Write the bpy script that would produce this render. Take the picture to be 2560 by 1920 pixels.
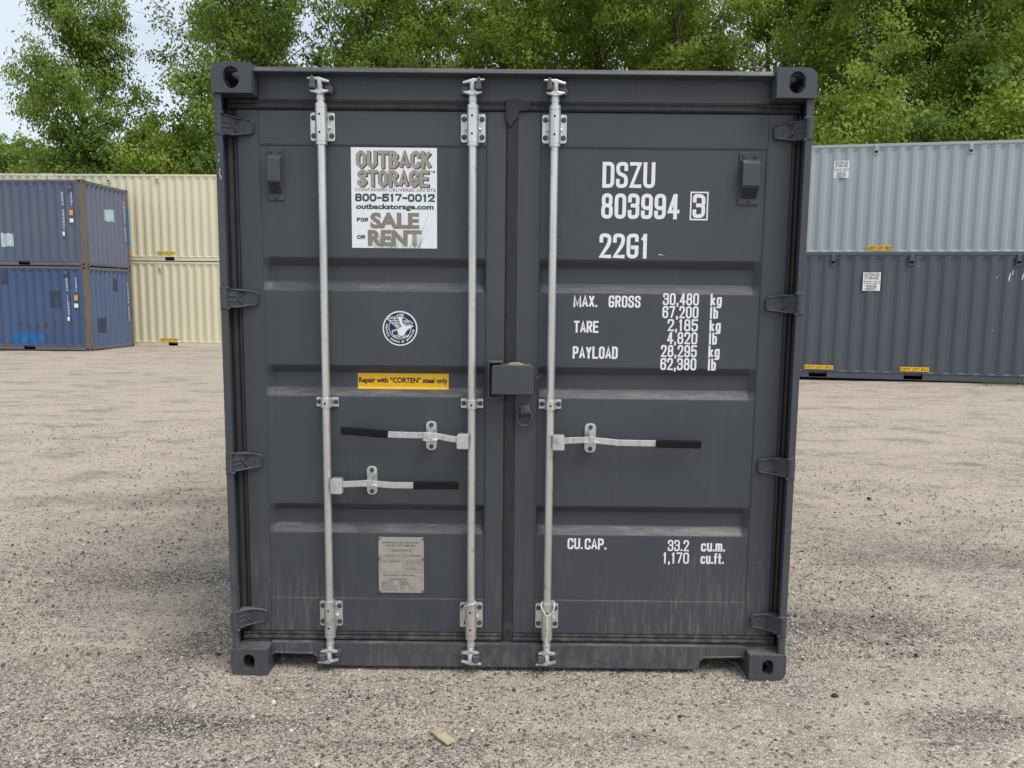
import bpy, bmesh, math, random
import numpy as np
from mathutils import Vector, Matrix

# ------------------------------------------------------------------ scene, camera, sky, sun, exposure
SC = bpy.context.scene
for o in list(bpy.data.objects):
    bpy.data.objects.remove(o)
COL = SC.collection
R_ = math.radians

CAM = np.array([0.00977, -3.17306, 1.66637])
YAW, PIT, ROLL, F = -0.001768, -0.114261, 0.0100746, 1900.0      # F in pixels of the 2560 px wide photograph
_fwd = np.array([math.sin(YAW) * math.cos(PIT), math.cos(YAW) * math.cos(PIT), math.sin(PIT)])
_rt = np.array([math.cos(YAW), -math.sin(YAW), 0.0])
_up = np.cross(_rt, _fwd)
_r2 = _rt * math.cos(ROLL) + _up * math.sin(ROLL)
_u2 = -_rt * math.sin(ROLL) + _up * math.cos(ROLL)

cam_d = bpy.data.cameras.new('camera')
cam_d.sensor_width = 36.0
cam_d.lens = 36.0 * F / 2560.0
cam_d.clip_end = 2000.0
cam_d.clip_start = 0.05
cam = bpy.data.objects.new('camera', cam_d)
COL.objects.link(cam)
m = Matrix.Identity(4)
for i in range(3):
    m[i][0], m[i][1], m[i][2], m[i][3] = _r2[i], _u2[i], -_fwd[i], CAM[i]
cam.matrix_world = m
SC.camera = cam

SUN_EL, SUN_AZ = R_(58), R_(50)        # azimuth measured from -Y (behind the camera) towards +X (right)
world = bpy.data.worlds.new('World')
SC.world = world
world.use_nodes = True
wn, wl = world.node_tree.nodes, world.node_tree.links
wn.clear()
w_out = wn.new('ShaderNodeOutputWorld')
w_sky = wn.new('ShaderNodeTexSky')
w_sky.sky_type = 'NISHITA'
w_sky.sun_disc = False
w_sky.sun_elevation = SUN_EL
w_sky.sun_rotation = math.pi - SUN_AZ
w_sky.air_density = 1.0
w_sky.dust_density = 2.0
w_b1 = wn.new('ShaderNodeBackground'); w_b1.inputs['Strength'].default_value = 0.09
w_b2 = wn.new('ShaderNodeBackground'); w_b2.inputs['Color'].default_value = (0.80, 0.87, 0.95, 1); w_b2.inputs['Strength'].default_value = 0.62
w_tc = wn.new('ShaderNodeTexCoord')
w_mp = wn.new('ShaderNodeMapping'); w_mp.inputs['Scale'].default_value = (1.2, 1.2, 5.0); w_mp.inputs['Rotation'].default_value = (0.1, 0.25, 0.4)
w_nz = wn.new('ShaderNodeTexNoise'); w_nz.inputs['Scale'].default_value = 2.2; w_nz.inputs['Detail'].default_value = 6; w_nz.inputs['Roughness'].default_value = 0.55
w_rp = wn.new('ShaderNodeMapRange'); w_rp.inputs['From Min'].default_value = 0.32; w_rp.inputs['From Max'].default_value = 0.66
w_rp.inputs['To Min'].default_value = 0.62; w_rp.inputs['To Max'].default_value = 1.0
w_mx = wn.new('ShaderNodeMixShader')
wl.new(w_sky.outputs[0], w_b1.inputs['Color'])
wl.new(w_tc.outputs['Generated'], w_mp.inputs['Vector'])
wl.new(w_mp.outputs[0], w_nz.inputs['Vector'])
wl.new(w_nz.outputs['Fac'], w_rp.inputs['Value'])
wl.new(w_rp.outputs[0], w_mx.inputs[0])
wl.new(w_b1.outputs[0], w_mx.inputs[1])
wl.new(w_b2.outputs[0], w_mx.inputs[2])
wl.new(w_mx.outputs[0], w_out.inputs['Surface'])

sun_d = bpy.data.lights.new('sun', 'SUN')
sun_d.energy = 1.5
sun_d.angle = R_(34)
sun_d.color = (1.0, 0.96, 0.90)
sun = bpy.data.objects.new('sun', sun_d)
COL.objects.link(sun)
_sd = Vector((math.sin(SUN_AZ) * math.cos(SUN_EL), -math.cos(SUN_AZ) * math.cos(SUN_EL), math.sin(SUN_EL)))
sun.rotation_euler = _sd.to_track_quat('Z', 'Y').to_euler()

SC.view_settings.view_transform = 'Standard'
SC.view_settings.look = 'None'
SC.view_settings.gamma = 1.0
SC.view_settings.use_curve_mapping = False
SC.view_settings.exposure = 0.80
try:
    SC.cycles.use_denoising = True
    SC.cycles.max_bounces = 4
    SC.cycles.diffuse_bounces = 3
    SC.cycles.transparent_max_bounces = 6
except Exception:
    pass


def at(px, py, Y):
    """photograph pixel (2560 x 1920) -> (X, Z) on the plane y = Y"""
    d = _fwd * F + _r2 * (px - 1280.0) - _u2 * (py - 960.0)
    t = (Y - CAM[1]) / d[1]
    return CAM[0] + t * d[0], CAM[2] + t * d[2]


def gz(x, y):
    """gentle fall of the yard"""
    return 0.00684 * x - 0.00206 * y


def atg(px, py):
    """photograph pixel -> point on the yard"""
    d = _fwd * F + _r2 * (px - 1280.0) - _u2 * (py - 960.0)
    t = 1.0
    a = 0.00684 * CAM[0] - 0.00206 * CAM[1] - CAM[2]
    b = d[2] - 0.00684 * d[0] + 0.00206 * d[1]
    t = a / b
    return CAM[0] + t * d[0], CAM[1] + t * d[1]


# ------------------------------------------------------------------ material helpers
class NT:
    def __init__(self, name):
        self.m = bpy.data.materials.new(name)
        self.m.use_nodes = True
        self.t = self.m.node_tree
        self.n, self.l = self.t.nodes, self.t.links
        self.b = self.n['Principled BSDF']
        self.out = self.n['Material Output']

    def add(self, typ, **kw):
        nd = self.n.new('ShaderNode' + typ)
        for k, v in kw.items():
            if k in nd.inputs:
                nd.inputs[k].default_value = v
            else:
                setattr(nd, k, v)
        return nd

    def link(self, a, b):
        self.l.new(a, b)

    def pos(self, scale=(1, 1, 1)):
        g = self.add('NewGeometry')
        mp = self.add('Mapping')
        mp.inputs['Scale'].default_value = scale
        self.link(g.outputs['Position'], mp.inputs['Vector'])
        return mp.outputs[0]

    def opos(self, scale=(1, 1, 1)):
        g = self.add('TexCoord')
        mp = self.add('Mapping')
        mp.inputs['Scale'].default_value = scale
        self.link(g.outputs['Object'], mp.inputs['Vector'])
        return mp.outputs[0]

    def noise(self, vec, scale, detail=4, rough=0.55):
        nz = self.add('TexNoise')
        nz.inputs['Scale'].default_value = scale
        nz.inputs['Detail'].default_value = detail
        nz.inputs['Roughness'].default_value = rough
        self.link(vec, nz.inputs['Vector'])
        return nz.outputs['Fac']

    def rng(self, fac, a, b, c=0.0, d=1.0):
        r = self.add('MapRange')
        r.inputs['From Min'].default_value = a
        r.inputs['From Max'].default_value = b
        r.inputs['To Min'].default_value = c
        r.inputs['To Max'].default_value = d
        self.link(fac, r.inputs['Value'])
        return r.outputs[0]

    def math(self, op, a, b=None):
        mt = self.add('Math', operation=op)
        for i, v in enumerate((a, b)):
            if v is None:
                continue
            if isinstance(v, (int, float)):
                mt.inputs[i].default_value = v
            else:
                self.link(v, mt.inputs[i])
        return mt.outputs[0]

    def mix(self, fac, a, b):
        mx = self.add('Mix', data_type='RGBA')
        for s, v in ((0, fac), (6, a), (7, b)):
            if isinstance(v, (int, float)):
                mx.inputs[s].default_value = v
            elif isinstance(v, tuple):
                mx.inputs[s].default_value = (v[0], v[1], v[2], 1)
            else:
                self.link(v, mx.inputs[s])
        return mx.outputs[2]

    def base(self, c):
        if isinstance(c, tuple):
            self.b.inputs['Base Color'].default_value = (c[0], c[1], c[2], 1)
        else:
            self.link(c, self.b.inputs['Base Color'])

    def set(self, rough=None, metal=None, spec=None):
        for k, v in (('Roughness', rough), ('Metallic', metal), ('Specular IOR Level', spec)):
            if v is None:
                continue
            if isinstance(v, (int, float)):
                self.b.inputs[k].default_value = v
            else:
                self.link(v, self.b.inputs[k])

    def bump(self, h, strength, dist=0.002):
        bp = self.add('Bump')
        bp.inputs['Strength'].default_value = strength
        bp.inputs['Distance'].default_value = dist
        self.link(h, bp.inputs['Height'])
        self.link(bp.outputs[0], self.b.inputs['Normal'])


def plain(name, c, rough=0.5, metal=0.0, spec=0.5, var=0.10, scale=60):
    k = NT(name)
    f = k.noise(k.opos(), scale)
    lo = tuple(x * (1 - var) for x in c)
    hi = tuple(min(1, x * (1 + var)) for x in c)
    k.base(k.mix(k.rng(f, 0.3, 0.7), lo, hi))
    k.set(rough, metal, spec)
    return k.m


def grey_paint():
    k = NT('anthracite_paint')
    p = k.opos()
    big = k.noise(p, 2.0, 4)
    streak = k.noise(k.opos((55, 55, 1.6)), 1.0, 5, 0.6)
    fine = k.noise(p, 220, 2)
    c = k.mix(k.rng(big, 0.3, 0.7), (0.051, 0.057, 0.068), (0.060, 0.066, 0.077))
    c = k.mix(k.rng(streak, 0.55, 0.78, 0, 0.22), c, (0.12, 0.118, 0.115))
    # dust blown up from the yard, stronger low on the end of the box
    g = k.add('NewGeometry')
    sx = k.add('SeparateXYZ')
    k.link(g.outputs['Position'], sx.inputs[0])
    low = k.rng(sx.outputs['Z'], 0.75, 0.05, 0, 1)
    runs = k.rng(k.noise(k.opos((75, 75, 7)), 1.0, 4, 0.65), 0.48, 0.66)
    patch = k.rng(k.noise(k.opos((2.2, 2.2, 1.6)), 1.0, 3), 0.40, 0.64)
    d = k.math('MULTIPLY', k.math('MULTIPLY', low, runs), patch)
    sl = k.math('MULTIPLY', k.rng(sx.outputs['Z'], 0.17, 0.10, 0, 0.6), k.rng(k.noise(k.opos((30, 30, 16)), 1.0, 5, 0.7), 0.42, 0.62))
    xm = k.rng(k.math('ABSOLUTE', k.math('SUBTRACT', sx.outputs['X'], 0.15)), 1.0, 0.2, 0.15, 1.0)
    d = k.math('MAXIMUM', d, k.math('MULTIPLY', sl, xm))
    c = k.mix(k.math('MULTIPLY', d, 0.55), c, (0.25, 0.21, 0.175))
    # dust lying on ledges that face up
    nm = k.add('NewGeometry')
    sn = k.add('SeparateXYZ')
    k.link(nm.outputs['Normal'], sn.inputs[0])
    led = k.rng(sn.outputs['Z'], 0.35, 0.75)
    dn = k.rng(k.noise(k.pos((5, 5, 40)), 1.0, 6, 0.75), 0.44, 0.68, 0.04, 0.55)
    c = k.mix(k.math('MULTIPLY', led, dn), c, (0.29, 0.25, 0.21))
    # scuffs and faint wash marks
    sc1 = k.rng(k.noise(k.pos((6, 6, 2.2)), 1.0, 7, 0.8), 0.60, 0.70, 0, 0.22)
    c = k.mix(sc1, c, (0.045, 0.047, 0.052))
    sc2 = k.math('MULTIPLY', k.rng(k.noise(k.pos((14, 14, 90)), 1.0, 3, 0.6), 0.70, 0.74), k.rng(k.noise(k.pos((3, 3, 3)), 1.0, 2), 0.55, 0.65, 0, 0.5))
    c = k.mix(sc2, c, (0.19, 0.19, 0.19))
    c = k.mix(k.rng(fine, 0.72, 0.80, 0, 0.5), c, (0.22, 0.22, 0.22))
    k.base(c)
    k.set(k.rng(streak, 0.3, 0.7, 0.42, 0.58), 0.0, 0.45)
    wv = k.math('ADD', k.noise(p, 35, 3), k.math('MULTIPLY', k.noise(k.opos((2.5, 2.5, 3.5)), 1.0, 2), 9.0))
    k.bump(wv, 0.16, 0.002)
    return k.m


def galv():
    k = NT('galvanised_steel')
    p = k.opos()
    v = k.add('TexVoronoi'); v.inputs['Scale'].default_value = 70
    k.link(p, v.inputs['Vector'])
    st = k.noise(k.opos((60, 60, 4)), 1.0, 4)
    c = k.mix(k.rng(st, 0.35, 0.7), (0.74, 0.75, 0.735), (0.55, 0.56, 0.545))
    c = k.mix(k.rng(k.noise(p, 24, 4), 0.58, 0.70, 0, 0.5), c, (0.33, 0.35, 0.31))
    k.base(c)
    k.set(k.rng(st, 0.3, 0.7, 0.28, 0.46), 0.75, 0.5)
    k.bump(v.outputs['Distance'], 0.05, 0.001)
    return k.m


def rubber():
    k = NT('door_gasket_rubber')
    p = k.opos()
    f = k.rng(k.noise(k.opos((22, 22, 14)), 1.0, 5, 0.7), 0.45, 0.72, 0, 1)
    g = k.add('TexCoord')
    sx = k.add('SeparateXYZ')
    k.link(g.outputs['Object'], sx.inputs[0])
    low = k.rng(sx.outputs['Z'], 0.30, 0.10, 0.12, 0.75)
    c = k.mix(k.math('MULTIPLY', f, low), (0.024, 0.024, 0.025), (0.17, 0.145, 0.115))
    k.base(c)
    k.set(0.62, 0, 0.4)
    k.bump(k.noise(p, 90, 3), 0.25, 0.002)
    return k.m


def lettering(name, c):
    k = NT(name)
    f = k.rng(k.noise(k.opos(), 55, 4, 0.7), 0.68, 0.78, 0, 0.5)
    k.base(k.mix(f, c, tuple(x * 0.6 for x in c)))
    k.set(0.5, 0, 0.4)
    return k.m


M = {}
M['grey'] = grey_paint()
M['galv'] = galv()
M['rubber'] = rubber()
M['white'] = lettering('white_lettering_vinyl', (0.80, 0.81, 0.83))
M['sticker'] = plain('white_sticker_vinyl', (0.80, 0.81, 0.86), 0.35, var=0.03)
M['taupe'] = plain('taupe_print', (0.235, 0.205, 0.165), 0.4, var=0.05)
M['taupe2'] = plain('pale_taupe_print', (0.33, 0.30, 0.255), 0.4, var=0.06)
M['dkprint'] = plain('charcoal_print', (0.045, 0.045, 0.042), 0.4)
M['green'] = plain('dark_green_print', (0.012, 0.07, 0.045), 0.4)
M['palegreen'] = plain('pale_green_print', (0.50, 0.64, 0.57), 0.4)
M['palegrey'] = plain('pale_grey_print', (0.60, 0.62, 0.64), 0.4)
M['yellow'] = plain('yellow_decal', (0.82, 0.47, 0.015), 0.45, var=0.06)
M['blackprint'] = plain('black_print', (0.015, 0.014, 0.013), 0.5)
M['navy'] = plain('navy_print', (0.008, 0.018, 0.05), 0.4)
M['grip'] = plain('black_vinyl_grip', (0.006, 0.006, 0.007), 0.38, spec=0.25)
M['bolt'] = plain('green_coated_bolt', (0.045, 0.085, 0.075), 0.5, 0.2)
M['hole'] = plain('shadowed_drill_hole', (0.006, 0.006, 0.006), 0.9, spec=0.05)
M['plate'] = plain('stainless_data_plate', (0.40, 0.37, 0.33), 0.5, 0.15, var=0.07, scale=30)
M['etch'] = plain('etched_print', (0.13, 0.115, 0.10), 0.6)
M['cord'] = plain('white_cord', (0.62, 0.58, 0.52), 0.8, var=0.18, scale=180)
M['keeper'] = plain('keeper_paint', (0.085, 0.092, 0.105), 0.5, var=0.2, scale=90)
M['inside'] = plain('primer_inside_casting', (0.16, 0.115, 0.08), 0.8, var=0.4, scale=40)
M['dust'] = plain('sandy_dirt', (0.33, 0.27, 0.20), 0.95, var=0.2, scale=80)


def wall_paint(name, c, c2, rust=0.0, streak=0.25, rough=0.5, dirt=(0.20, 0.18, 0.15)):
    k = NT(name)
    p = k.opos()
    big = k.rng(k.noise(k.opos((0.5, 0.5, 0.4)), 1.0, 5), 0.3, 0.7)
    col = k.mix(big, c, c2)
    st = k.rng(k.noise(k.opos((7, 7, 0.35)), 1.0, 5, 0.65), 0.46, 0.75, 0, streak)
    col = k.mix(st, col, dirt)
    if rust:
        rf = k.rng(k.noise(k.opos((3.5, 3.5, 1.6)), 1.0, 6, 0.7), 0.63 - 0.1 * rust, 0.70 - 0.08 * rust, 0, 0.9)
        col = k.mix(rf, col, (0.13, 0.075, 0.045))
    k.base(col)
    k.set(rough, 0, 0.4)
    k.bump(k.noise(p, 3.0, 3), 0.15, 0.02)
    return k.m


M['cream'] = wall_paint('cream_paint', (0.70, 0.65, 0.47), (0.66, 0.61, 0.44), 0, 0.05)
M['pale'] = wall_paint('pale_grey_paint', (0.375, 0.415, 0.435), (0.345, 0.385, 0.405), 0, 0.06)
M['slate'] = wall_paint('slate_grey_paint', (0.075, 0.087, 0.108), (0.083, 0.095, 0.115), 0, 0.06)
M['blue_up'] = wall_paint('faded_blue_paint', (0.072, 0.10, 0.165), (0.098, 0.122, 0.175), 0.0, 0.40, 0.6, (0.155, 0.15, 0.155))
M['blue_low'] = wall_paint('blue_paint', (0.040, 0.078, 0.185), (0.060, 0.100, 0.205), 0.12, 0.34, 0.55, (0.11, 0.125, 0.16))
M['blue_end'] = wall_paint('weathered_blue_paint', (0.125, 0.145, 0.205), (0.15, 0.165, 0.22), 0.0, 0.25, 0.6, (0.20, 0.185, 0.18))
M['blue_end2'] = wall_paint('sound_blue_paint', (0.075, 0.115, 0.225), (0.10, 0.14, 0.24), 0.1, 0.25, 0.55, (0.15, 0.16, 0.19))
M['rustpost'] = wall_paint('rusty_post_paint', (0.135, 0.095, 0.068), (0.18, 0.15, 0.125), 1.0, 0.6, 0.85, (0.12, 0.11, 0.11))
M['rail_old'] = wall_paint('weathered_rail_paint', (0.115, 0.125, 0.15), (0.15, 0.15, 0.16), 0.35, 0.5, 0.7, (0.14, 0.115, 0.095))
M['patch_pale'] = plain('pale_touch_up_paint', (0.42, 0.53, 0.56), 0.6, var=0.15, scale=9)
M['patch_dark'] = plain('dark_touch_up_paint', (0.035, 0.048, 0.085), 0.6, var=0.3, scale=7)
M['patch_blue'] = plain('bright_blue_touch_up_paint', (0.012, 0.125, 0.33), 0.5, var=0.3, scale=6)
M['orange'] = plain('orange_decal', (0.72, 0.36, 0.05), 0.5)


# ------------------------------------------------------------------ object helpers
def tag(o, label=None, cat=None, group=None, kind=None):
    if label: o['label'] = label
    if cat: o['category'] = cat
    if group: o['group'] = group
    if kind: o['kind'] = kind
    return o


def empty(name, loc=(0, 0, 0), rz=0.0):
    o = bpy.data.objects.new(name, None)
    o.empty_display_size = 0.2
    COL.objects.link(o)
    o.location = loc
    o.rotation_euler = (0, 0, rz)
    return o


def link_mesh(name, me, mat=None, parent=None):
    o = bpy.data.objects.new(name, me)
    COL.objects.link(o)
    if mat is not None and not me.materials:
        me.materials.append(mat)
    if parent is not None:
        o.parent = parent
    return o


class MB:
    """collects simple solids; build() links them as ONE mesh object"""
    def __init__(self):
        self.v, self.f, self.s = [], [], []

    def quadlist(self, verts, faces, smooth=False):
        b = len(self.v)
        self.v += [tuple(map(float, p)) for p in verts]
        self.f += [tuple(i + b for i in f) for f in faces]
        self.s += [smooth] * len(faces)
        return self

    def box(self, x0, x1, y0, y1, z0, z1):
        v = [(x, y, z) for z in (z0, z1) for y in (y0, y1) for x in (x0, x1)]
        return self.quadlist(v, [(0, 2, 3, 1), (4, 5, 7, 6), (0, 1, 5, 4), (2, 6, 7, 3), (0, 4, 6, 2), (1, 3, 7, 5)])

    def prism(self, poly, a, b, axis='y'):
        """poly: 2-D outline; extruded from a to b along the axis.
        axis y: poly=(x,z); x: poly=(y,z); z: poly=(x,y)"""
        def P(u, w, t):
            return {'y': (u, t, w), 'x': (t, u, w), 'z': (u, w, t)}[axis]
        n = len(poly)
        v = [P(u, w, a) for u, w in poly] + [P(u, w, b) for u, w in poly]
        area = sum(poly[i][0] * poly[(i + 1) % n][1] - poly[(i + 1) % n][0] * poly[i][1] for i in range(n))
        f = [tuple(range(n)), tuple(range(2 * n - 1, n - 1, -1))]
        f += [(i, i + n, (i + 1) % n + n, (i + 1) % n) for i in range(n)]
        flip = (area > 0) if axis != 'y' else (area < 0)
        if (b < a):
            flip = not flip
        if flip:
            f = [tuple(reversed(q)) for q in f]
        return self.quadlist(v, f)

    def cyl(self, p0, p1, r0, r1=None, n=12, caps=True):
        r1 = r0 if r1 is None else r1
        p0, p1 = Vector(p0), Vector(p1)
        d = (p1 - p0).normalized()
        a = d.orthogonal().normalized()
        c = d.cross(a)
        v, f = [], []
        for p, r in ((p0, r0), (p1, r1)):
            for i in range(n):
                t = 2 * math.pi * i / n
                v.append(p + a * (r * math.cos(t)) + c * (r * math.sin(t)))
        f = [(i, (i + 1) % n, (i + 1) % n + n, i + n) for i in range(n)]
        self.quadlist(v, f, True)
        if caps:
            self.quadlist([v[i] for i in range(n)], [tuple(range(n - 1, -1, -1))])
            self.quadlist([v[i + n] for i in range(n)], [tuple(range(n))])
        return self

    def tube(self, pts, r, n=8, closed=False, caps=True):
        pts = [Vector(p) for p in pts]
        rr = r if isinstance(r, (list, tuple)) else [r] * len(pts)
        N = len(pts)
        rings = []
        prev = None
        for i, p in enumerate(pts):
            if closed:
                d = pts[(i + 1) % N] - pts[i - 1]
            else:
                d = pts[min(i + 1, N - 1)] - pts[max(i - 1, 0)]
            d.normalize()
            if prev is None:
                a = d.orthogonal().normalized()
            else:
                a = prev - d * prev.dot(d)
                a = a.normalized() if a.length > 1e-6 else d.orthogonal().normalized()
            prev = a
            c = d.cross(a)
            rings.append([p + a * (rr[i] * math.cos(2 * math.pi * k / n)) + c * (rr[i] * math.sin(2 * math.pi * k / n)) for k in range(n)])
        v = [q for ring in rings for q in ring]
        f = []
        for i in range(N if closed else N - 1):
            j = (i + 1) % N
            f += [(i * n + k, i * n + (k + 1) % n, j * n + (k + 1) % n, j * n + k) for k in range(n)]
        self.quadlist(v, f, True)
        if caps and not closed:
            self.quadlist(rings[0], [tuple(range(n - 1, -1, -1))])
            self.quadlist(rings[-1], [tuple(range(n))])
        return self

    def mesh(self, name='mesh'):
        me = bpy.data.meshes.new(name)
        me.from_pydata(self.v, [], self.f)
        if any(self.s):
            me.polygons.foreach_set('use_smooth', self.s)
        me.update()
        return me

    def build(self, name, mat, parent=None, bevel=0.0, seg=2):
        o = link_mesh(name, self.mesh(name), mat, parent)
        if bevel:
            b = o.modifiers.new('bevel', 'BEVEL')
            b.width = bevel
            b.segments = seg
            b.limit_method = 'ANGLE'
            b.angle_limit = R_(40)
        return o


def rrect(x0, x1, z0, z1, r, n=4, corners=(1, 1, 1, 1)):
    """rounded rectangle; corners: (x0z0, x1z0, x1z1, x0z1)"""
    out = []
    for (cx, cz, a0), on in zip(((x0 + r, z0 + r, 180), (x1 - r, z0 + r, 270), (x1 - r, z1 - r, 0), (x0 + r, z1 - r, 90)), corners):
        if not on:
            out.append({180: (x0, z0), 270: (x1, z0), 0: (x1, z1), 90: (x0, z1)}[a0])
            continue
        for i in range(n + 1):
            a = R_(a0 + 90 * i / n)
            out.append((cx + r * math.cos(a), cz + r * math.sin(a)))
    return out


# ------------------------------------------------------------------ lettering: a condensed stroke alphabet
G = {
    '0': [('c', (0, 0), (1, 0), (1, 1), (0, 1))], 'O': [('c', (0, 0), (1, 0), (1, 1), (0, 1))],
    'D': [('c', (0, 0, 0), (1, 0), (1, 1), (0, 1, 0))],
    'S': [('o', (1, .76), (1, 1), (0, 1), (0, .56), (1, .46), (1, 0), (0, 0), (0, .24))],
    'Z': [('o', (0, 1, 0), (1, 1, 0), (0, 0, 0), (1, 0, 0))],
    'U': [('o', (0, 1), (0, 0), (1, 0), (1, 1))],
    '8': [('c', (.05, .53), (.95, .53), (.95, 1), (.05, 1)), ('c', (0, 0), (1, 0), (1, .53), (0, .53))],
    '3': [('o', (0, .76), (0, 1), (1, 1), (1, .53), (.35, .53, 0)), ('o', (.35, .53, 0), (1, .53), (1, 0), (0, 0), (0, .24))],
    '9': [('c', (0, .42), (1, .42), (1, 1), (0, 1)), ('o', (1, .72), (1, 0), (0, 0), (0, .22))],
    '6': [('c', (0, 0), (1, 0), (1, .58), (0, .58)), ('o', (0, .28), (0, 1), (1, 1), (1, .78))],
    '4': [('o', (.74, 0), (.74, 1, 0)), ('o', (.66, 1, 0), (0, .27, 0), (1.05, .27))],
    '2': [('o', (0, .74), (0, 1), (1, 1), (1, .62), (0, 0, 0), (1, 0, 0))],
    'G': [('o', (1, .79), (1, 1), (0, 1), (0, 0), (1, 0), (1, .44, 0), (.52, .44))],
    '1': [('o', (.55, 1), (.55, 0)), ('o', (.52, .97), (.12, .80))],
    '7': [('o', (0, 1, 0), (1, 1, 0), (.35, 0))],
    '5': [('o', (1, 1), (.04, 1, 0), (.04, .52, 0)), ('o', (.10, .60, 0), (1, .60), (1, 0), (0, 0), (0, .20))],
    'M': [('o', (-.15, 0), (-.15, 1, 0), (.5, .1, 0), (1.15, 1, 0), (1.15, 0))],
    'A': [('o', (-.05, 0), (.5, 1.02, 0), (1.05, 0)), ('o', (.2, .28), (.8, .28))],
    'X': [('o', (0, 0), (1, 1)), ('o', (0, 1), (1, 0))],
    'R': [('o', (0, 0), (0, 1, 0)), ('o', (.02, 1, 0), (1, 1), (1, .5), (.02, .5, 0)), ('o', (.5, .5), (1, 0))],
    'P': [('o', (0, 0), (0, 1, 0)), ('o', (.02, 1, 0), (1, 1), (1, .46), (.02, .46, 0))],
    'B': [('c', (0, 0, 0), (1, 0), (1, .53), (0, .53, 0)), ('o', (0, .60, 0), (0, 1, 0)), ('o', (.02, 1, 0), (.95, 1), (.95, .53), (.3, .53, 0))],
    'T': [('o', (0, 1), (1, 1)), ('o', (.5, 1), (.5, 0))],
    'E': [('o', (1, 1), (0, 1, 0), (0, 0, 0), (1, 0)), ('o', (0, .52), (.85, .52))],
    'F': [('o', (1, 1), (0, 1, 0), (0, 0, 0)), ('o', (0, .52), (.85, .52))],
    'L': [('o', (0, 1), (0, 0, 0), (1, 0))],
    'Y': [('o', (0, 1), (.5, .45, 0), (.5, 0)), ('o', (1, 1), (.5, .45))],
    'C': [('o', (1, .76), (1, 1), (0, 1), (0, 0), (1, 0), (1, .24))],
    'N': [('o', (0, 0), (0, 1, 0), (1, 0, 0), (1, 1))],
    'K': [('o', (0, 0), (0, 1)), ('o', (1, 1), (.05, .42, 0)), ('o', (.3, .58), (1, 0))],
    'V': [('o', (0, 1), (.5, 0, 0), (1, 1))],
    'I': [('o', (.5, 0), (.5, 1))],
    'H': [('o', (0, 0), (0, 1)), ('o', (1, 0), (1, 1)), ('o', (0, .52), (1, .52))],
    '/': [('o', (0, 0), (1, 1))],
    '-': [('o', (0, .45), (1, .45))],
    '.': [('o', (.5, 0), (.5, .06))], ',': [('o', (.6, .08), (.4, -.14))],
    'k': [('o', (0, 0), (0, 1.0)), ('o', (.95, .66), (.05, .28, 0)), ('o', (.3, .40), (1, 0))],
    'g': [('c', (0, 0), (1, 0), (1, .68), (0, .68)), ('o', (1, .68), (1, -.24), (0, -.24))],
    'l': [('o', (.5, 0), (.5, 1.0))],
    'b': [('o', (0, 0), (0, 1.0)), ('c', (0, 0), (1, 0), (1, .68), (0, .68))],
    'c': [('o', (1, .56), (1, .68), (0, .68), (0, 0), (1, 0), (1, .12))],
    'u': [('o', (0, .72), (0, 0), (1, 0), (1, .72)), ('o', (1, .4), (1, 0))],
    'm': [('o', (-.15, 0), (-.15, .68, 0), (.5, .68), (.5, 0)), ('o', (.5, .5), (.5, .68, 0), (1.15, .68), (1.15, 0))],
    'f': [('o', (.4, 0), (.4, 1), (1, 1)), ('o', (0, .66), (.95, .66))],
    't': [('o', (.4, .98), (.4, 0), (.95, 0)), ('o', (0, .66), (.95, .66))],
}
NARROW = {'.': 0.35, ',': 0.4, '1': 0.75, 'I': 0.45, 'l': 0.45, 'f': 0.75, 't': 0.75, ' ': 0.8, '-': 0.7}
WIDE = {'M': 1.35, 'm': 1.35}


def fillet(pts, closed, r, chamfer=False):
    out = []
    n = len(pts)
    for i, p in enumerate(pts):
        q = Vector(p[:2])
        sharp = len(p) > 2 or (not closed and i in (0, n - 1))
        if sharp:
            out.append(q)
            continue
        a, b = Vector(pts[i - 1][:2]), Vector(pts[(i + 1) % n][:2])
        da, db = a - q, b - q
        if da.length < 1e-9 or db.length < 1e-9:
            out.append(q)
            continue
        rr = min(r, da.length * 0.49, db.length * 0.49)
        s, e = q + da.normalized() * rr, q + db.normalized() * rr
        if chamfer:
            out += [s, e]
            continue
        for k in range(6):
            t = k / 5
            out.append(s * (1 - t) ** 2 + q * 2 * t * (1 - t) + e * t * t)
    return out


def ribbon(pts, closed, w):
    """offset a polyline to both sides; returns verts2d, faces"""
    n = len(pts)
    L, Rr = [], []
    for i in range(n):
        p = pts[i]
        a = pts[i - 1] if (closed or i > 0) else None
        b = pts[(i + 1) % n] if (closed or i < n - 1) else None
        d1 = (p - a).normalized() if a is not None and (p - a).length > 1e-9 else None
        d2 = (b - p).normalized() if b is not None and (b - p).length > 1e-9 else None
        d1 = d1 or d2
        d2 = d2 or d1
        n1, n2 = Vector((-d1.y, d1.x)), Vector((-d2.y, d2.x))
        mt = n1 + n2
        if mt.length < 1e-6:
            mt = n1
        mt.normalize()
        k = min(1.0 / max(mt.dot(n1), 0.3), 1.5)
        L.append(p + mt * (w / 2 * k))
        Rr.append(p - mt * (w / 2 * k))
    v = L + Rr
    f = [(i, i + n, (i + 1) % n + n, (i + 1) % n) for i in range(n if closed else n - 1)]
    return v, f


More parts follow.
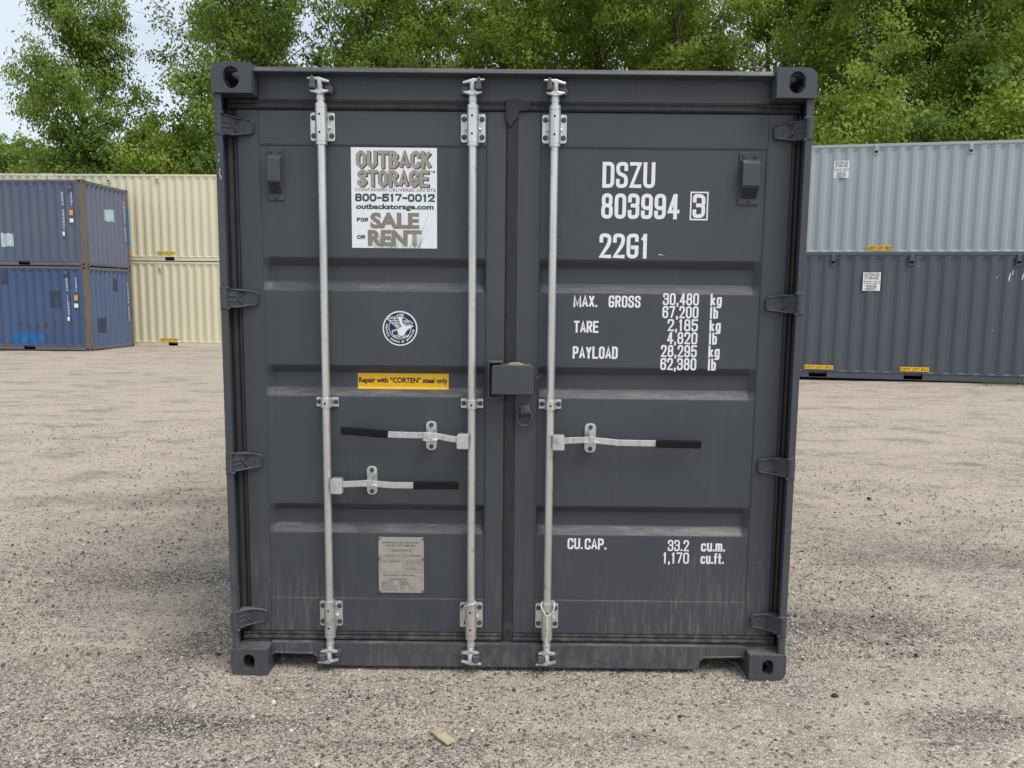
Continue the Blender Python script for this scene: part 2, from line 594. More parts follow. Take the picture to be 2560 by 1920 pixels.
def stroke_text(txt, h, w, s, gap=0.16, chamfer=False):
    """list of (verts2d, faces); h height, w glyph width, s stroke width, all in metres"""
    out = []
    x = 0.0
    first = True
    for ch in txt:
        gw = w * NARROW.get(ch, 1.0)
        if ch in WIDE:
            gw = w * WIDE[ch]
        if ch == ' ':
            x += gw + gap * h
            continue
        iw, ih = max(gw - s, 0.0), h - s
        for st in G[ch]:
            pts = []
            for p in st[1:]:
                q0 = p[0]
                if ch in WIDE:
                    q0 = (p[0] + .15) / 1.3
                q = (x + s / 2 + q0 * iw, s / 2 + p[1] * ih)
                pts.append(q + (0,) if len(p) > 2 else q)
            cl = st[0] == 'c'
            fp = fillet(pts, cl, (w - s) * (0.42 if chamfer else 0.62), chamfer)
            if not cl and ch not in '.,':       # square the stroke ends
                d0, d1 = (fp[0] - fp[1]).normalized(), (fp[-1] - fp[-2]).normalized()
                d0 = d0 if min(abs(d0.x), abs(d0.y)) < 0.06 else d0 * 0.35
                d1 = d1 if min(abs(d1.x), abs(d1.y)) < 0.06 else d1 * 0.35
                fp = [fp[0] + d0 * s * 0.48] + fp[1:-1] + [fp[-1] + d1 * s * 0.48] if len(fp) > 2 else [fp[0] + d0 * s * 0.48, fp[1] + d1 * s * 0.48]
            elif ch in '.,':
                fp = [fp[0] + (fp[0] - fp[1]).normalized() * s * 0.4, fp[1] + (fp[1] - fp[0]).normalized() * s * 0.4]
            out.append(ribbon(fp, cl, s))
        x += gw + gap * h
    return out, x - gap * h


def put_text(txt, x0, z0, x1, z1, Y, mat, parent, stroke=0.145, name='lettering', gap=0.12, chamfer=False, shear=0.0, lead=0.0):
    """lettering that fills the rectangle x0..x1, z0..z1 on the plane y = Y (facing -y)"""
    h = z1 - z0
    lo, hi = 0.05 * h, 3.0 * h
    for _ in range(30):
        w = (lo + hi) / 2
        _, wd = stroke_text(txt, h, w, stroke * h, gap, chamfer)
        if wd > (x1 - x0):
            hi = w
        else:
            lo = w
    rib, wd = stroke_text(txt, h, lo, stroke * h, gap, chamfer)
    mb = MB()
    for i, (v, f) in enumerate(rib):
        dy = -0.00012 * (i % 4)
        mb.quadlist([(x0 + p.x + shear * p.y, Y + dy, z0 + p.y) for p in v], f)
    return mb.build(name, mat, parent)


def font_text(txt, x0, z0, x1, Y, h, mat, parent, bold=0.0, name='lettering', fit=False):
    """built-in face; scaled to run from x0 to x1 with capital height h"""
    c = bpy.data.curves.new('text', 'FONT')
    c.body = txt
    c.offset = bold
    c.resolution_u = 3
    o = bpy.data.objects.new('text', c)
    COL.objects.link(o)
    bpy.context.view_layer.update()
    me = bpy.data.meshes.new_from_object(o.evaluated_get(bpy.context.evaluated_depsgraph_get()))
    bpy.data.objects.remove(o)
    n = len(me.vertices)
    co = np.empty(n * 3)
    me.vertices.foreach_get('co', co)
    co = co.reshape(-1, 3)
    mn, mxx = co.min(0), co.max(0)
    out = np.empty_like(co)
    out[:, 0] = x0 + (co[:, 0] - mn[0]) / (mxx[0] - mn[0]) * (x1 - x0)
    out[:, 1] = Y
    out[:, 2] = z0 + ((co[:, 1] - mn[1]) / (mxx[1] - mn[1]) if fit else co[:, 1] / 0.70) * h
    me.vertices.foreach_set('co', out.ravel())
    me.materials.clear()
    me.update()
    return link_mesh(name, me, mat, parent)


def poly_flat(polys, Y, name, mat, parent, dz=0.0):
    mb = MB()
    for i, p in enumerate(polys):
        mb.quadlist([(x, Y - 0.00012 * (i % 3), z) for x, z in p], [tuple(range(len(p)))])
    return mb.build(name, mat, parent)


# ------------------------------------------------------------------ the yard
def make_ground():
    def axis(lo, hi, fine, a, b):
        c = [a]
        step = fine
        while c[-1] < b:
            c.append(c[-1] + fine)
        s = fine
        while c[-1] < hi:
            s *= 1.25
            c.append(min(c[-1] + s, hi))
        s = fine
        while c[0] > lo:
            s *= 1.25
            c.insert(0, max(c[0] - s, lo))
        return np.array(c)
    xs = axis(-420, 420, 0.5, -24, 24)
    ys = axis(-120, 620, 0.5, -6, 34)
    X, Y = np.meshgrid(xs, ys)
    Xc, Yc = np.clip(X, -40, 40), np.clip(Y, -30, 60)
    Z = 0.00684 * Xc - 0.00206 * Yc
    und = 0.012 * np.sin(X * 0.9 + 1.3 * np.sin(Y * 0.5)) * np.sin(Y * 0.7 + 0.6) + 0.007 * np.sin(X * 2.1 + Y * 1.3)
    keep = np.ones_like(X)
    keep *= np.clip((np.maximum(np.abs(X) - 1.3, np.maximum(-Y, Y - 6.3))) / 0.8, 0, 1)
    Z = Z + und * keep * 0.8 - 0.002
    keep2 = 1 - np.clip(np.maximum(np.abs(X) - 1.3, np.maximum(-Y, Y - 6.3)) / 1.2, 0, 1)
    Z = Z * (1 - keep2) + keep2 * -0.001
    nx, ny = len(xs), len(ys)
    v = np.stack([X, Y, Z], -1).reshape(-1, 3)
    idx = np.arange(nx * ny).reshape(ny, nx)
    q = np.stack([idx[:-1, :-1], idx[:-1, 1:], idx[1:, 1:], idx[1:, :-1]], -1).reshape(-1, 4)
    me = bpy.data.meshes.new('ground')
    me.from_pydata(v.tolist(), [], q.tolist())
    me.polygons.foreach_set('use_smooth', [True] * len(q))
    k = NT('gravel_yard')
    p = k.pos()
    vo = k.add('TexVoronoi'); vo.inputs['Scale'].default_value = 120
    k.link(p, vo.inputs['Vector'])
    vo2 = k.add('TexVoronoi'); vo2.inputs['Scale'].default_value = 70
    k.link(p, vo2.inputs['Vector'])
    s1 = k.add('SeparateColor'); k.link(vo.outputs['Color'], s1.inputs[0])
    s2 = k.add('SeparateColor'); k.link(vo2.outputs['Color'], s2.inputs[0])
    grain = k.add('ValToRGB')
    e = grain.color_ramp.elements
    e[0].position = 0.0; e[0].color = (0.075, 0.07, 0.068, 1)
    e[1].position = 1.0; e[1].color = (0.66, 0.60, 0.53, 1)
    for ps, c in ((0.25, (0.15, 0.14, 0.13)), (0.55, (0.31, 0.27, 0.23)), (0.8, (0.46, 0.41, 0.35))):
        el = grain.color_ramp.elements.new(ps); el.color = c + (1,)
    k.link(s1.outputs[0], grain.inputs[0])
    # sand spread over the gravel, in drifts along the wheel tracks
    n1 = k.noise(k.pos((0.50, 0.80, 1)), 1.0, 6, 0.6)
    n2 = k.noise(k.pos((1.9, 2.5, 1)), 1.0, 5, 0.62)
    n3 = k.noise(k.pos((9, 14, 1)), 1.0, 4, 0.65)
    gp = k.add('NewGeometry'); sx = k.add('SeparateXYZ'); k.link(gp.outputs['Position'], sx.inputs[0])
    far = k.rng(sx.outputs['Y'], -0.6, 4.0, 0.07, 0.24)
    sand = k.math('ADD', k.math('ADD', k.math('MULTIPLY', n1, 0.55), k.math('MULTIPLY', n2, 0.40)), k.math('MULTIPLY', n3, 0.30))
    sand = k.math('ADD', sand, far)
    sandf = k.rng(sand, 0.58, 0.84, 0.02, 0.85)
    scol = k.mix(k.rng(n3, 0.3, 0.7), (0.49, 0.405, 0.315), (0.60, 0.515, 0.415))
    c = k.mix(sandf, grain.outputs[0], scol)
    # larger dark asphalt crumbs and pale stones
    c = k.mix(k.math('MULTIPLY', k.rng(s2.outputs[0], 0.93, 0.95), 0.75), c, (0.07, 0.068, 0.066))
    c = k.mix(k.math('MULTIPLY', k.rng(s2.outputs[1], 0.95, 0.97), 0.8), c, (0.60, 0.56, 0.50))
    # dark, coarse patches
    dk = k.rng(k.math('ADD', k.noise(k.pos((1.1, 2.2, 1)), 1.0, 8, 0.75), k.math('MULTIPLY', n3, 0.30)), 0.66, 0.80, 0, 1.0)
    wr = k.noise(k.pos((3.2, 8.5, 1)), 1.0, 5, 0.65)
    crk = k.rng(k.math('ABSOLUTE', k.math('SUBTRACT', wr, 0.5)), 0.0, 0.022, 1.0, 0.0)
    cmask = k.rng(k.noise(k.pos((0.7, 1.1, 1)), 1.0, 4, 0.6), 0.50, 0.60)
    crk = k.math('MULTIPLY', k.math('MULTIPLY', crk, cmask), k.rng(sx.outputs['Y'], 0.5, 2.2, 0.0, 0.7))
    c = k.mix(crk, c, (0.13, 0.11, 0.09))
    dk = k.math('MULTIPLY', dk, k.rng(sx.outputs['Y'], 0.0, 3.5, 0.22, 0.55))
    c = k.mix(dk, c, k.mix(k.rng(s1.outputs[1], 0.2, 0.9), (0.06, 0.056, 0.053), (0.22, 0.20, 0.18)))
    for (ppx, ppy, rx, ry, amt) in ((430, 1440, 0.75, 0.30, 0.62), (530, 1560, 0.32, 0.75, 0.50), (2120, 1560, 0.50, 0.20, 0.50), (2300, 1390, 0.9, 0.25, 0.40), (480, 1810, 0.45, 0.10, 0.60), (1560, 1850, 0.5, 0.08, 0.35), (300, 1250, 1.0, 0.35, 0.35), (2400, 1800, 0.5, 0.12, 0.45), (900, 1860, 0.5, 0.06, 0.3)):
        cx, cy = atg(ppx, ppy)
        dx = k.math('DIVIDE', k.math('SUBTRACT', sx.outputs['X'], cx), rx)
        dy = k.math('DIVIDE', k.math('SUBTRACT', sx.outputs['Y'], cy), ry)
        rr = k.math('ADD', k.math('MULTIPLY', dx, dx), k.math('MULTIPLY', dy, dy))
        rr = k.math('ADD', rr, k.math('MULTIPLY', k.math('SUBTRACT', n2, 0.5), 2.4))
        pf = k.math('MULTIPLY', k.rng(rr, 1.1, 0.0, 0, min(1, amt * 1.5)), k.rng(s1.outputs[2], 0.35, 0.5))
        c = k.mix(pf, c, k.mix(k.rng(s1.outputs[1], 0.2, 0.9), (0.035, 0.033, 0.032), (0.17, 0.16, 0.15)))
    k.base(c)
    k.set(0.95, 0, 0.15)
    hsum = k.math('ADD', k.math('MULTIPLY', vo.outputs['Distance'], -1.0), k.math('MULTIPLY', vo2.outputs['Distance'], -0.5))
    hsum = k.math('ADD', hsum, k.math('MULTIPLY', n3, 1.6))
    hsum = k.math('ADD', hsum, k.math('MULTIPLY', k.math('ABSOLUTE', k.math('SUBTRACT', wr, 0.5)), k.rng(sx.outputs['Y'], 0.2, 2.5, 0.5, 6.0)))
    k.bump(hsum, 0.9, 0.008)
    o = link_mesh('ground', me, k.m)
    tag(o, 'gravel and sand yard that the containers stand on', kind='structure')
    return o


make_ground()


def stone_mat():
    k = NT('crushed_stone')
    oi = k.add('ObjectInfo')
    rp = k.add('ValToRGB')
    e = rp.color_ramp.elements
    e[0].position = 0.0; e[0].color = (0.05, 0.047, 0.046, 1)
    e[1].position = 1.0; e[1].color = (0.66, 0.62, 0.55, 1)
    for ps, c in ((0.18, (0.12, 0.11, 0.105)), (0.45, (0.28, 0.245, 0.215)), (0.72, (0.42, 0.37, 0.32)), (0.90, (0.54, 0.49, 0.43))):
        el = rp.color_ramp.elements.new(ps); el.color = c + (1,)
    rp.color_ramp.interpolation = 'LINEAR'
    k.link(oi.outputs['Random'], rp.inputs[0])
    k.base(rp.outputs[0])
    k.set(0.9, 0, 0.2)
    return k.m


def make_gravel():
    """loose stones lying on the yard near the box: one mass nobody could count"""
    def g_area(name, rects, dens, smin, smax, seed, fall):
        mb = MB()
        for (x0, x1, y0, y1) in rects:
            ns = max(1, int((y1 - y0) / 0.12))
            for i in range(ns):
                ya, yb = y0 + (y1 - y0) * i / ns, y0 + (y1 - y0) * (i + 1) / ns
                g0 = lambda x, y: gz(x, y) if y > 0.3 else 0.0
                mb.quadlist([(x0, ya, g0(x0, ya)), (x1, ya, g0(x1, ya)), (x1, yb, g0(x1, yb)), (x0, yb, g0(x0, yb))], [(0, 1, 2, 3)])
        o = mb.build(name, M_STONE)
        ng = bpy.data.node_groups.new(name, 'GeometryNodeTree')
        ng.interface.new_socket('Geometry', in_out='INPUT', socket_type='NodeSocketGeometry')
        ng.interface.new_socket('Geometry', in_out='OUTPUT', socket_type='NodeSocketGeometry')
        N, L = ng.nodes, ng.links
        gi, go = N.new('NodeGroupInput'), N.new('NodeGroupOutput')
        di = N.new('GeometryNodeDistributePointsOnFaces')
        di.inputs['Density'].default_value = dens
        di.inputs['Seed'].default_value = seed
        ps, sp, mr = N.new('GeometryNodeInputPosition'), N.new('ShaderNodeSeparateXYZ'), N.new('ShaderNodeMapRange')
        mr.inputs['From Min'].default_value = fall[0]; mr.inputs['From Max'].default_value = fall[1]
        mr.inputs['To Min'].default_value = dens; mr.inputs['To Max'].default_value = dens * 0.02
        L.new(ps.outputs[0], sp.inputs[0]); L.new(sp.outputs['Y'], mr.inputs['Value']); L.new(mr.outputs[0], di.inputs['Density'])
        ico = N.new('GeometryNodeMeshIcoSphere')
        ico.inputs['Radius'].default_value = 1.0
        ico.inputs['Subdivisions'].default_value = 1
        sm = N.new('GeometryNodeSetMaterial')
        sm.inputs['Material'].default_value = M_STONE
        inst = N.new('GeometryNodeInstanceOnPoints')
        rs = N.new('FunctionNodeRandomValue'); rs.data_type = 'FLOAT_VECTOR'
        rs.inputs[0].default_value = (smin, smin, smin * 0.6)
        rs.inputs[1].default_value = (smax, smax, smax * 0.75)
        rr = N.new('FunctionNodeRandomValue'); rr.data_type = 'FLOAT_VECTOR'
        rr.inputs[0].default_value = (-0.6, -0.6, 0)
        rr.inputs[1].default_value = (0.6, 0.6, 6.28)
        L.new(gi.outputs[0], di.inputs['Mesh'])
        L.new(ico.outputs[0], sm.inputs['Geometry'])
        L.new(di.outputs['Points'], inst.inputs['Points'])
        L.new(sm.outputs[0], inst.inputs['Instance'])
        L.new(rs.outputs[0], inst.inputs['Scale'])
        L.new(rr.outputs[0], inst.inputs['Rotation'])
        L.new(inst.outputs[0], go.inputs[0])
        md = o.modifiers.new('scatter', 'NODES')
        md.node_group = ng
        return o
    a = g_area('gravel', [(-2.6, 2.6, -0.75, 0.3), (-3.9, -1.25, 0.3, 2.6), (1.25, 3.9, 0.3, 2.6)], 7000, 0.0018, 0.0044, 3, (-0.9, 2.6))
    tag(a, 'fine crushed gravel covering the foreground of the yard', 'gravel', kind='stuff')
    b = g_area('loose_stones', [(-3.4, 3.4, -1.2, 0.8), (-8, -1.3, 0.8, 7), (1.3, 8, 0.8, 7)], 130, 0.0035, 0.012, 8, (0.0, 9.0))
    tag(b, 'larger loose stones scattered thinly over the yard', 'stones', kind='stuff')


M_STONE = stone_mat()
make_gravel()

# ------------------------------------------------------------------ the grey container in front
box = empty('shipping_container', (0, 0, 0))
tag(box, 'dark grey shipping container with closed double doors and white number DSZU 803994', 'container')
GR, GV, RB = M['grey'], M['galv'], M['rubber']
W2, HH, LL = 1.219, 2.591, 6.058
DF = 0.090            # plane of the door frames


def ring_plate(mb, cen, u, v, n, outer, hole, th):
    """plate with one opening. outer/hole: 2-D outlines (u,v) star-shaped about the origin"""
    def ray(poly, a):
        d = Vector((math.cos(a), math.sin(a)))
        best = None
        for i in range(len(poly)):
            p, q = Vector(poly[i]), Vector(poly[(i + 1) % len(poly)])
            e = q - p
            den = d.x * e.y - d.y * e.x
            if abs(den) < 1e-12:
                continue
            t = (p.x * e.y - p.y * e.x) / den
            s = (p.x * d.y - p.y * d.x) / den
            if t > 0 and -1e-6 <= s <= 1 + 1e-6:
                best = t if best is None else max(best, t)
        return d * best
    angs = sorted({round(math.atan2(p[1], p[0]), 5) for p in outer} | {round(math.atan2(p[1], p[0]), 5) for p in hole})
    A, B = [ray(outer, a) for a in angs], [ray(hole, a) for a in angs]
    N = len(angs)
    cen, u, v, n = Vector(cen), Vector(u), Vector(v), Vector(n)
    vs = []
    for loop, dpt in ((A, 0), (B, 0), (A, th), (B, th)):
        vs += [cen + u * p.x + v * p.y + n * dpt for p in loop]
    f = []
    for i in range(N):
        j = (i + 1) % N
        f += [(i, j, N + j, N + i), (2 * N + j, 2 * N + i, 3 * N + i, 3 * N + j),
              (j, i, 2 * N + i, 2 * N + j), (N + i, N + j, 3 * N + j, 3 * N + i)]
    nn = u.cross(v)
    if nn.dot(n) > 0:
        f = [tuple(reversed(q)) for q in f]
    mb.quadlist(vs, f)


def dhole(w, top, bot):
    """corner casting opening: straight sides, round ends; centred on origin"""
    pts = []
    for i in range(13):
        a = math.pi * i / 12
        pts.append((w * math.cos(a), top - min(top, w) + 0.0 + w * math.sin(a) * min(1, top / w)))
    for i in range(13):
        a = math.pi + math.pi * i / 12
        pts.append((w * math.cos(a), -(bot - min(bot, w)) + w * math.sin(a) * min(1, bot / w)))
    return pts


def casting_mesh(top):
    hw, hh_ = (0.0325, 0.043) if top else (0.0245, 0.036)
    """corner casting for the left end (x outwards = -x); top=True: upper. Local origin: outer front corner edge."""
    mb = MB()
    w, h, dpt, t, r = 0.162, 0.118, 0.178, 0.026, 0.040
    # local: x 0 (outer) .. w (inner), y 0 (front) .. dpt, z 0 .. h ; for the lower one the round corner is at the bottom
    cx, cz = 0.080, 0.060
    o = rrect(0, w, 0, h, r, 5, (0 if top else 1, 0, 0, 1 if top else 0))
    outer = [(p[0] - cx, p[1] - cz) for p in o]
    ring_plate(mb, (cx, 0, cz), (1, 0, 0), (0, 0, 1), (0, 1, 0), outer, dhole(hw, hh_, hh_), t)
    ztop0, ztop1 = (h - t, h)
    # top and bottom plates, each with its slot
    for z0, sgn in ((h, -1), (0, 1)):
        rounded = (top and sgn < 0) or (not top and sgn > 0)
        x0 = r if rounded else 0.0
        if not rounded:
            mb.box(0.0, w, t, dpt, *sorted((z0, z0 + sgn * 0.010)))
            continue
        c2 = ((x0 + w) / 2, (t + dpt) / 2, z0)
        ring_plate(mb, c2, (1, 0, 0), (0, 1, 0), (0, 0, sgn), rrect(x0 - c2[0], w - c2[0], t - c2[1], dpt - c2[1], 0.002, 1),
                   [(0.048 * math.cos(a * math.pi / 12), 0.060 * math.sin(a * math.pi / 12)) for a in range(24)], t)
    # outer side plate with opening
    za, zb = (t, h - r) if top else (r, h - t)
    c3 = (0, (t + dpt) / 2, (za + zb) / 2)
    ring_plate(mb, c3, (0, 1, 0), (0, 0, 1), (1, 0, 0), rrect(t - c3[1], dpt - c3[1], za - c3[2], zb - c3[2], 0.002, 1),
               [(0.045 * math.cos(a * math.pi / 12), 0.028 * math.sin(a * math.pi / 12)) for a in range(24)], t)
    # quarter round along the outer edge
    q = [(r, h - t), (r, h)] + [(r - r * math.sin(R_(a)), h - r + r * math.cos(R_(a))) for a in (18, 36, 54, 72, 90)] + [(t, h - r)] if top else \
        [(r, t), (t, r), (0, r)] + [(r - r * math.sin(R_(a)), r - r * math.cos(R_(a))) for a in (72, 54, 36, 18, 0)]
    mb.prism(q, t, dpt, 'y')
    # inner side and back
    mb.box(w - 0.012, w - 0.0005, t, dpt - 0.012, 0.010, h - 0.010)
    mb.box(0.012, w - 0.012, dpt - 0.012, dpt - 0.0005, 0.012, h - 0.012)
    return mb.mesh('corner_casting')


cast_t, cast_b = casting_mesh(True), casting_mesh(False)
for me in (cast_t, cast_b):
    me.materials.append(GR)
for sx in (-1, 1):
    for (me, z) in ((cast_b, 0.0), (cast_t, HH - 0.118)):
        for back in (0, 1):
            o = bpy.data.objects.new('corner_casting', me)
            COL.objects.link(o)
            o.parent = box
            o.scale = (-sx, -1 if back else 1, 1)
            o.location = (sx * W2, LL if back else 0.0, z)
            if not back:
                bv = o.modifiers.new('bevel', 'BEVEL'); bv.width = 0.0025; bv.segments = 2; bv.limit_method = 'ANGLE'

# corner posts: hooked section, broken where the hinge knuckles sit
HZ = (2.356, 1.648, 0.945, 0.240)
for sx in (-1, 1):
    mb = MB()
    zz = [0.118]
    for z in reversed(HZ):
        zz += [z - 0.043, z + 0.043]
    zz += [HH - 0.118]
    for i in range(0, len(zz), 2):
        a, b = zz[i], zz[i + 1]
        mb.box(*sorted((sx * 1.2155, sx * 1.186)), 0.012, 0.026, a, b)
        # weld beads at the cut ends
        for z in ([a] if i else []) + ([b] if i < len(zz) - 2 else []):
            mb.box(*sorted((sx * 1.217, sx * 1.180)), 0.010, 0.030, z - 0.005, z + 0.005)
    mb.box(*sorted((sx * 1.2150, sx * 1.2055)), 0.026, 0.150, 0.118, HH - 0.118)
    mb.box(*sorted((sx * 1.2055, sx * 1.13)), 0.140, 0.150, 0.118, HH - 0.118)
    mb.build('corner_post', GR, box, 0.003)
    mb = MB()
    mb.box(*sorted((sx * 1.2150, sx * 1.13)), LL - 0.09, LL - 0.01, 0.118, HH - 0.118)
    mb.build('corner_post', GR, box, 0.003)

# header with its rain lip
mb = MB()
mb.prism([(0.085, 2.470), (0.128, 2.470), (0.128, 2.576), (0.042, 2.586), (0.028, 2.566), (0.032, 2.563), (0.085, 2.560)], -1.057, 1.057, 'x')
mb.build('door_header', GR, box, 0.0015)
# sill with its two notches
mb = MB()
mb.prism([(-0.848, 0.020), (0.848, 0.020), (0.853, 0.060), (0.870, 0.078), (1.057, 0.078), (1.057, 0.127), (-1.057, 0.127), (-1.057, 0.078), (-0.870, 0.078), (-0.853, 0.060)], 0.058, 0.130, 'y')
for sx in (-1, 1):
    mb.box(*sorted((sx * 1.057, sx * 1.19)), 0.088, 0.130, 0.118, 0.127)
    # rolled edge round the notch
    mb.tube([(sx * 0.846, 0.060, 0.022), (sx * 0.852, 0.060, 0.060), (sx * 0.868, 0.060, 0.076), (sx * 1.040, 0.060, 0.080), (sx * 1.056, 0.060, 0.070)], 0.0055, 6)
mb.build('door_sill', GR, box, 0.003)

# floor, roof, side and front walls
mb = MB(); mb.box(-1.16, 1.16, 0.131, 5.95, 0.10, 0.17); mb.build('floor', M['keeper'], box)
mb = MB()
mb.box(-1.200, 1.200, 0.129, 5.95, 2.560, 2.574)
mb.build('roof', GR, box)


def corrugated(L, z0, z1, pitch=0.278, depth=0.036, taper=0.07):
    """sheet along +x (0..L), outer face at y=0, going in to y=+depth; both ends flat"""
    n = int((L - 0.06) / pitch)
    off = (L - n * pitch) / 2
    fl = pitch * 0.26
    sl = pitch * 0.24
    xs = [(0.0, 0)]
    for i in range(n):
        a = off + i * pitch
        xs += [(a + fl / 2, 0), (a + fl / 2 + sl, 1), (a + pitch - fl / 2 - sl, 1), (a + pitch - fl / 2, 0)]
    xs.append((L, 0))
    zs = [(z0, 0.0), (z0 + 0.03, 1.0), (z1 - taper, 1.0), (z1, 0.0)]
    v = [(x, depth * d * k + 0.0, z) for z, k in zs for x, d in xs]
    n = len(xs)
    f = [(r * n + i, r * n + i + 1, (r + 1) * n + i + 1, (r + 1) * n + i) for r in range(len(zs) - 1) for i in range(n - 1)]
    return v, f


for sx in (-1, 1):
    v, f = corrugated(5.70, 0.165, 2.53)
    mb = MB()
    mb.quadlist([((sx * (1.205 - y)), 0.18 + x, z) for x, y, z in v], f if sx > 0 else [tuple(reversed(q)) for q in f])
    mb.build('side_wall', GR, box)
    mb = MB(); mb.box(*sorted((sx * 1.214, sx * 1.15)), 0.18, 5.88, 2.53, 2.585); mb.build('top_rail', GR, box, 0.004)
    mb = MB(); mb.box(*sorted((sx * 1.210, sx * 1.15)), 0.18, 5.88, 0.018, 0.165); mb.build('bottom_rail', GR, box, 0.004)
v, f = corrugated(2.26, 0.12, 2.47, 0.25)
mb = MB(); mb.quadlist([(1.13 - x, 6.04 - y, z) for x, y, z in v], f); mb.build('front_wall', GR, box)

# ---- doors
SLOT = ((1.825, 1.789, 1.722, 1.685), (1.366, 1.331, 1.266, 1.230), (0.752, 0.718, 0.656, 0.620))


def make_door(x0, xs0, xs1, x1, hinge_left):
    """x0/x1 outer edges, xs0/xs1 the seams between frame and pressed sheet"""
    d = empty('door', (0, 0, 0))
    d.parent = box
    zb, zt, zp0, zp1 = 0.167, 2.428, 0.319, 2.290
    for a, b in ((x0, xs0 - 0.0008), (xs1 + 0.0008, x1)):
        mb = MB(); mb.box(a, b, DF, DF + 0.045, zb, zt); mb.build('door_frame', GR, d, 0.002)
    for a, b, n in ((zb, zp0, 'bottom_rail'), (zp1, zt, 'top_rail')):
        mb = MB(); mb.box(xs0, xs1, DF + 0.0004, DF + 0.045, a, b); mb.build(n, GR, d, 0.002)
    # pressed sheet
    Y0, dp, e = DF + 0.005, 0.036, 0.022
    zs = [(zp0, 0)]
    for a, b, c, g in reversed(SLOT):
        zs += [(g, 0), (c, 1), (b, 1), (a, 0)]
    zs.append((zp1, 0))
    # soft press radii: split each bend into two points
    zr = []
    for i, (z, k) in enumerate(zs):
        if 0 < i < len(zs) - 1:
            for zn, kn, side in ((zs[i - 1][0], zs[i - 1][1], -1), (zs[i + 1][0], zs[i + 1][1], 1)):
                t = min(0.0042 / abs(zn - z), 0.4)
                zr.append((z + (zn - z) * t, k + (kn - k) * t))
        else:
            zr.append((z, k))
    xl, xr = xs0 + 0.002, xs1 - 0.002
    el, er = (0.030, 0.010) if hinge_left else (0.010, 0.030)
    cols = [(xl, 0), (xl + el * 0.15, 0.08), (xl + el * 0.85, 0.92), (xl + el * 1.1, 1), (xr - er * 1.1, 1), (xr - er * 0.85, 0.92), (xr - er * 0.15, 0.08), (xr, 0)]
    v = [(x, Y0 + dp * k * kx, z) for z, k in zr for x, kx in cols]
    n = len(cols)
    f = [(r * n + i, r * n + i + 1, (r + 1) * n + i + 1, (r + 1) * n + i) for r in range(len(zr) - 1) for i in range(n - 1)]
    mb = MB(); mb.quadlist(v, f, True)
    sh = mb.build('pressed_panel', GR, d)
    wnm = sh.modifiers.new('wn', 'WEIGHTED_NORMAL'); wnm.weight = 100
    mb = MB()
    for a, b in ((xs0 - 0.0015, xs0 + 0.0035), (xs1 - 0.0035, xs1 + 0.0015)):
        mb.tube([((a + b) / 2, Y0 - 0.001, zp0), ((a + b) / 2, Y0 - 0.001, zp1)], 0.0035, 6)
    mb.tube([(xs0, Y0 - 0.001, zp1 - 0.001), (xs1, Y0 - 0.001, zp1 - 0.001)], 0.003, 6)
    mb.tube([(xs0, Y0 - 0.001, zp0 + 0.001), (xs1, Y0 - 0.001, zp0 + 0.001)], 0.003, 6)
    mb.build('weld_seam', GR, d)
    return d


door_l = make_door(-1.152, -1.064, -0.109, -0.031, True)
door_l['label'] = 'left door with the for sale or rent sticker'
door_r = make_door(0.018, 0.112, 1.061, 1.161, False)
door_r['label'] = 'right door with the white container number'


# gaskets
def gasket_h(x0, x1, z0, z1, parent, y=0.090):
    zc = (z0 + z1) / 2
    prof = [(y + 0.02, z0), (y + 0.02, z1), (y - 0.002, z1 - 0.001), (y - 0.006, z1 - 0.010), (y - 0.001, zc + 0.004), (y - 0.008, zc - 0.004), (y - 0.010, zc - 0.012), (y - 0.004, z0 + 0.003)]
    mb = MB(); mb.prism(prof, x0, x1, 'x'); mb.build('gasket', RB, parent, 0.002)


gasket_h(-1.19, -0.036, 2.4285, 2.474, door_l)
gasket_h(0.050, 1.19, 2.4285, 2.474, door_r)
gasket_h(-1.19, -0.031, 0.128, 0.166, door_l, 0.088)
gasket_h(0.018, 1.19, 0.128, 0.166, door_r, 0.088)
for sx, dd, xe in ((-1, door_l, -1.153), (1, door_r, 1.162)):
    a, b = sorted((xe, sx * 1.2050))
    prof = [(a, 0.112), (b, 0.112), (b, 0.098), (b - (b - a) * .25, 0.094), (b - (b - a) * .45, 0.100), (a + (b - a) * .3, 0.090), (a, 0.093)] if sx < 0 else \
        [(a, 0.112), (b, 0.112), (b, 0.098), (a + (b - a) * .75, 0.094), (a + (b - a) * .55, 0.100), (a + (b - a) * .3, 0.090), (a, 0.093)]
    mb = MB(); mb.prism(prof, 0.1665, 2.428, 'z'); mb.build('gasket', RB, dd, 0.002)
mb = MB()
mb.prism([(-0.0305, 0.112), (0.0175, 0.112), (0.0175, 0.090), (0.010, 0.0865), (-0.022, 0.0865), (-0.0305, 0.092)], 0.129, 2.40, 'z')
mb.build('gasket', RB, door_r, 0.002)
# moulded corner of the centre gasket
tx0, tz1 = at(1260, 244, 0.082)
mb = MB()
mb.prism([(-0.036, 2.395), (-0.014, 2.362), (0.000, 2.380), (0.017, 2.400), (0.022, 2.428), (0.052, 2.430), (0.075, 2.440), (0.066, 2.470), (0.020, 2.478), (-0.036, 2.476)], 0.076, 0.110, 'y')
mb.build('gasket', RB, door_r, 0.006, 3)

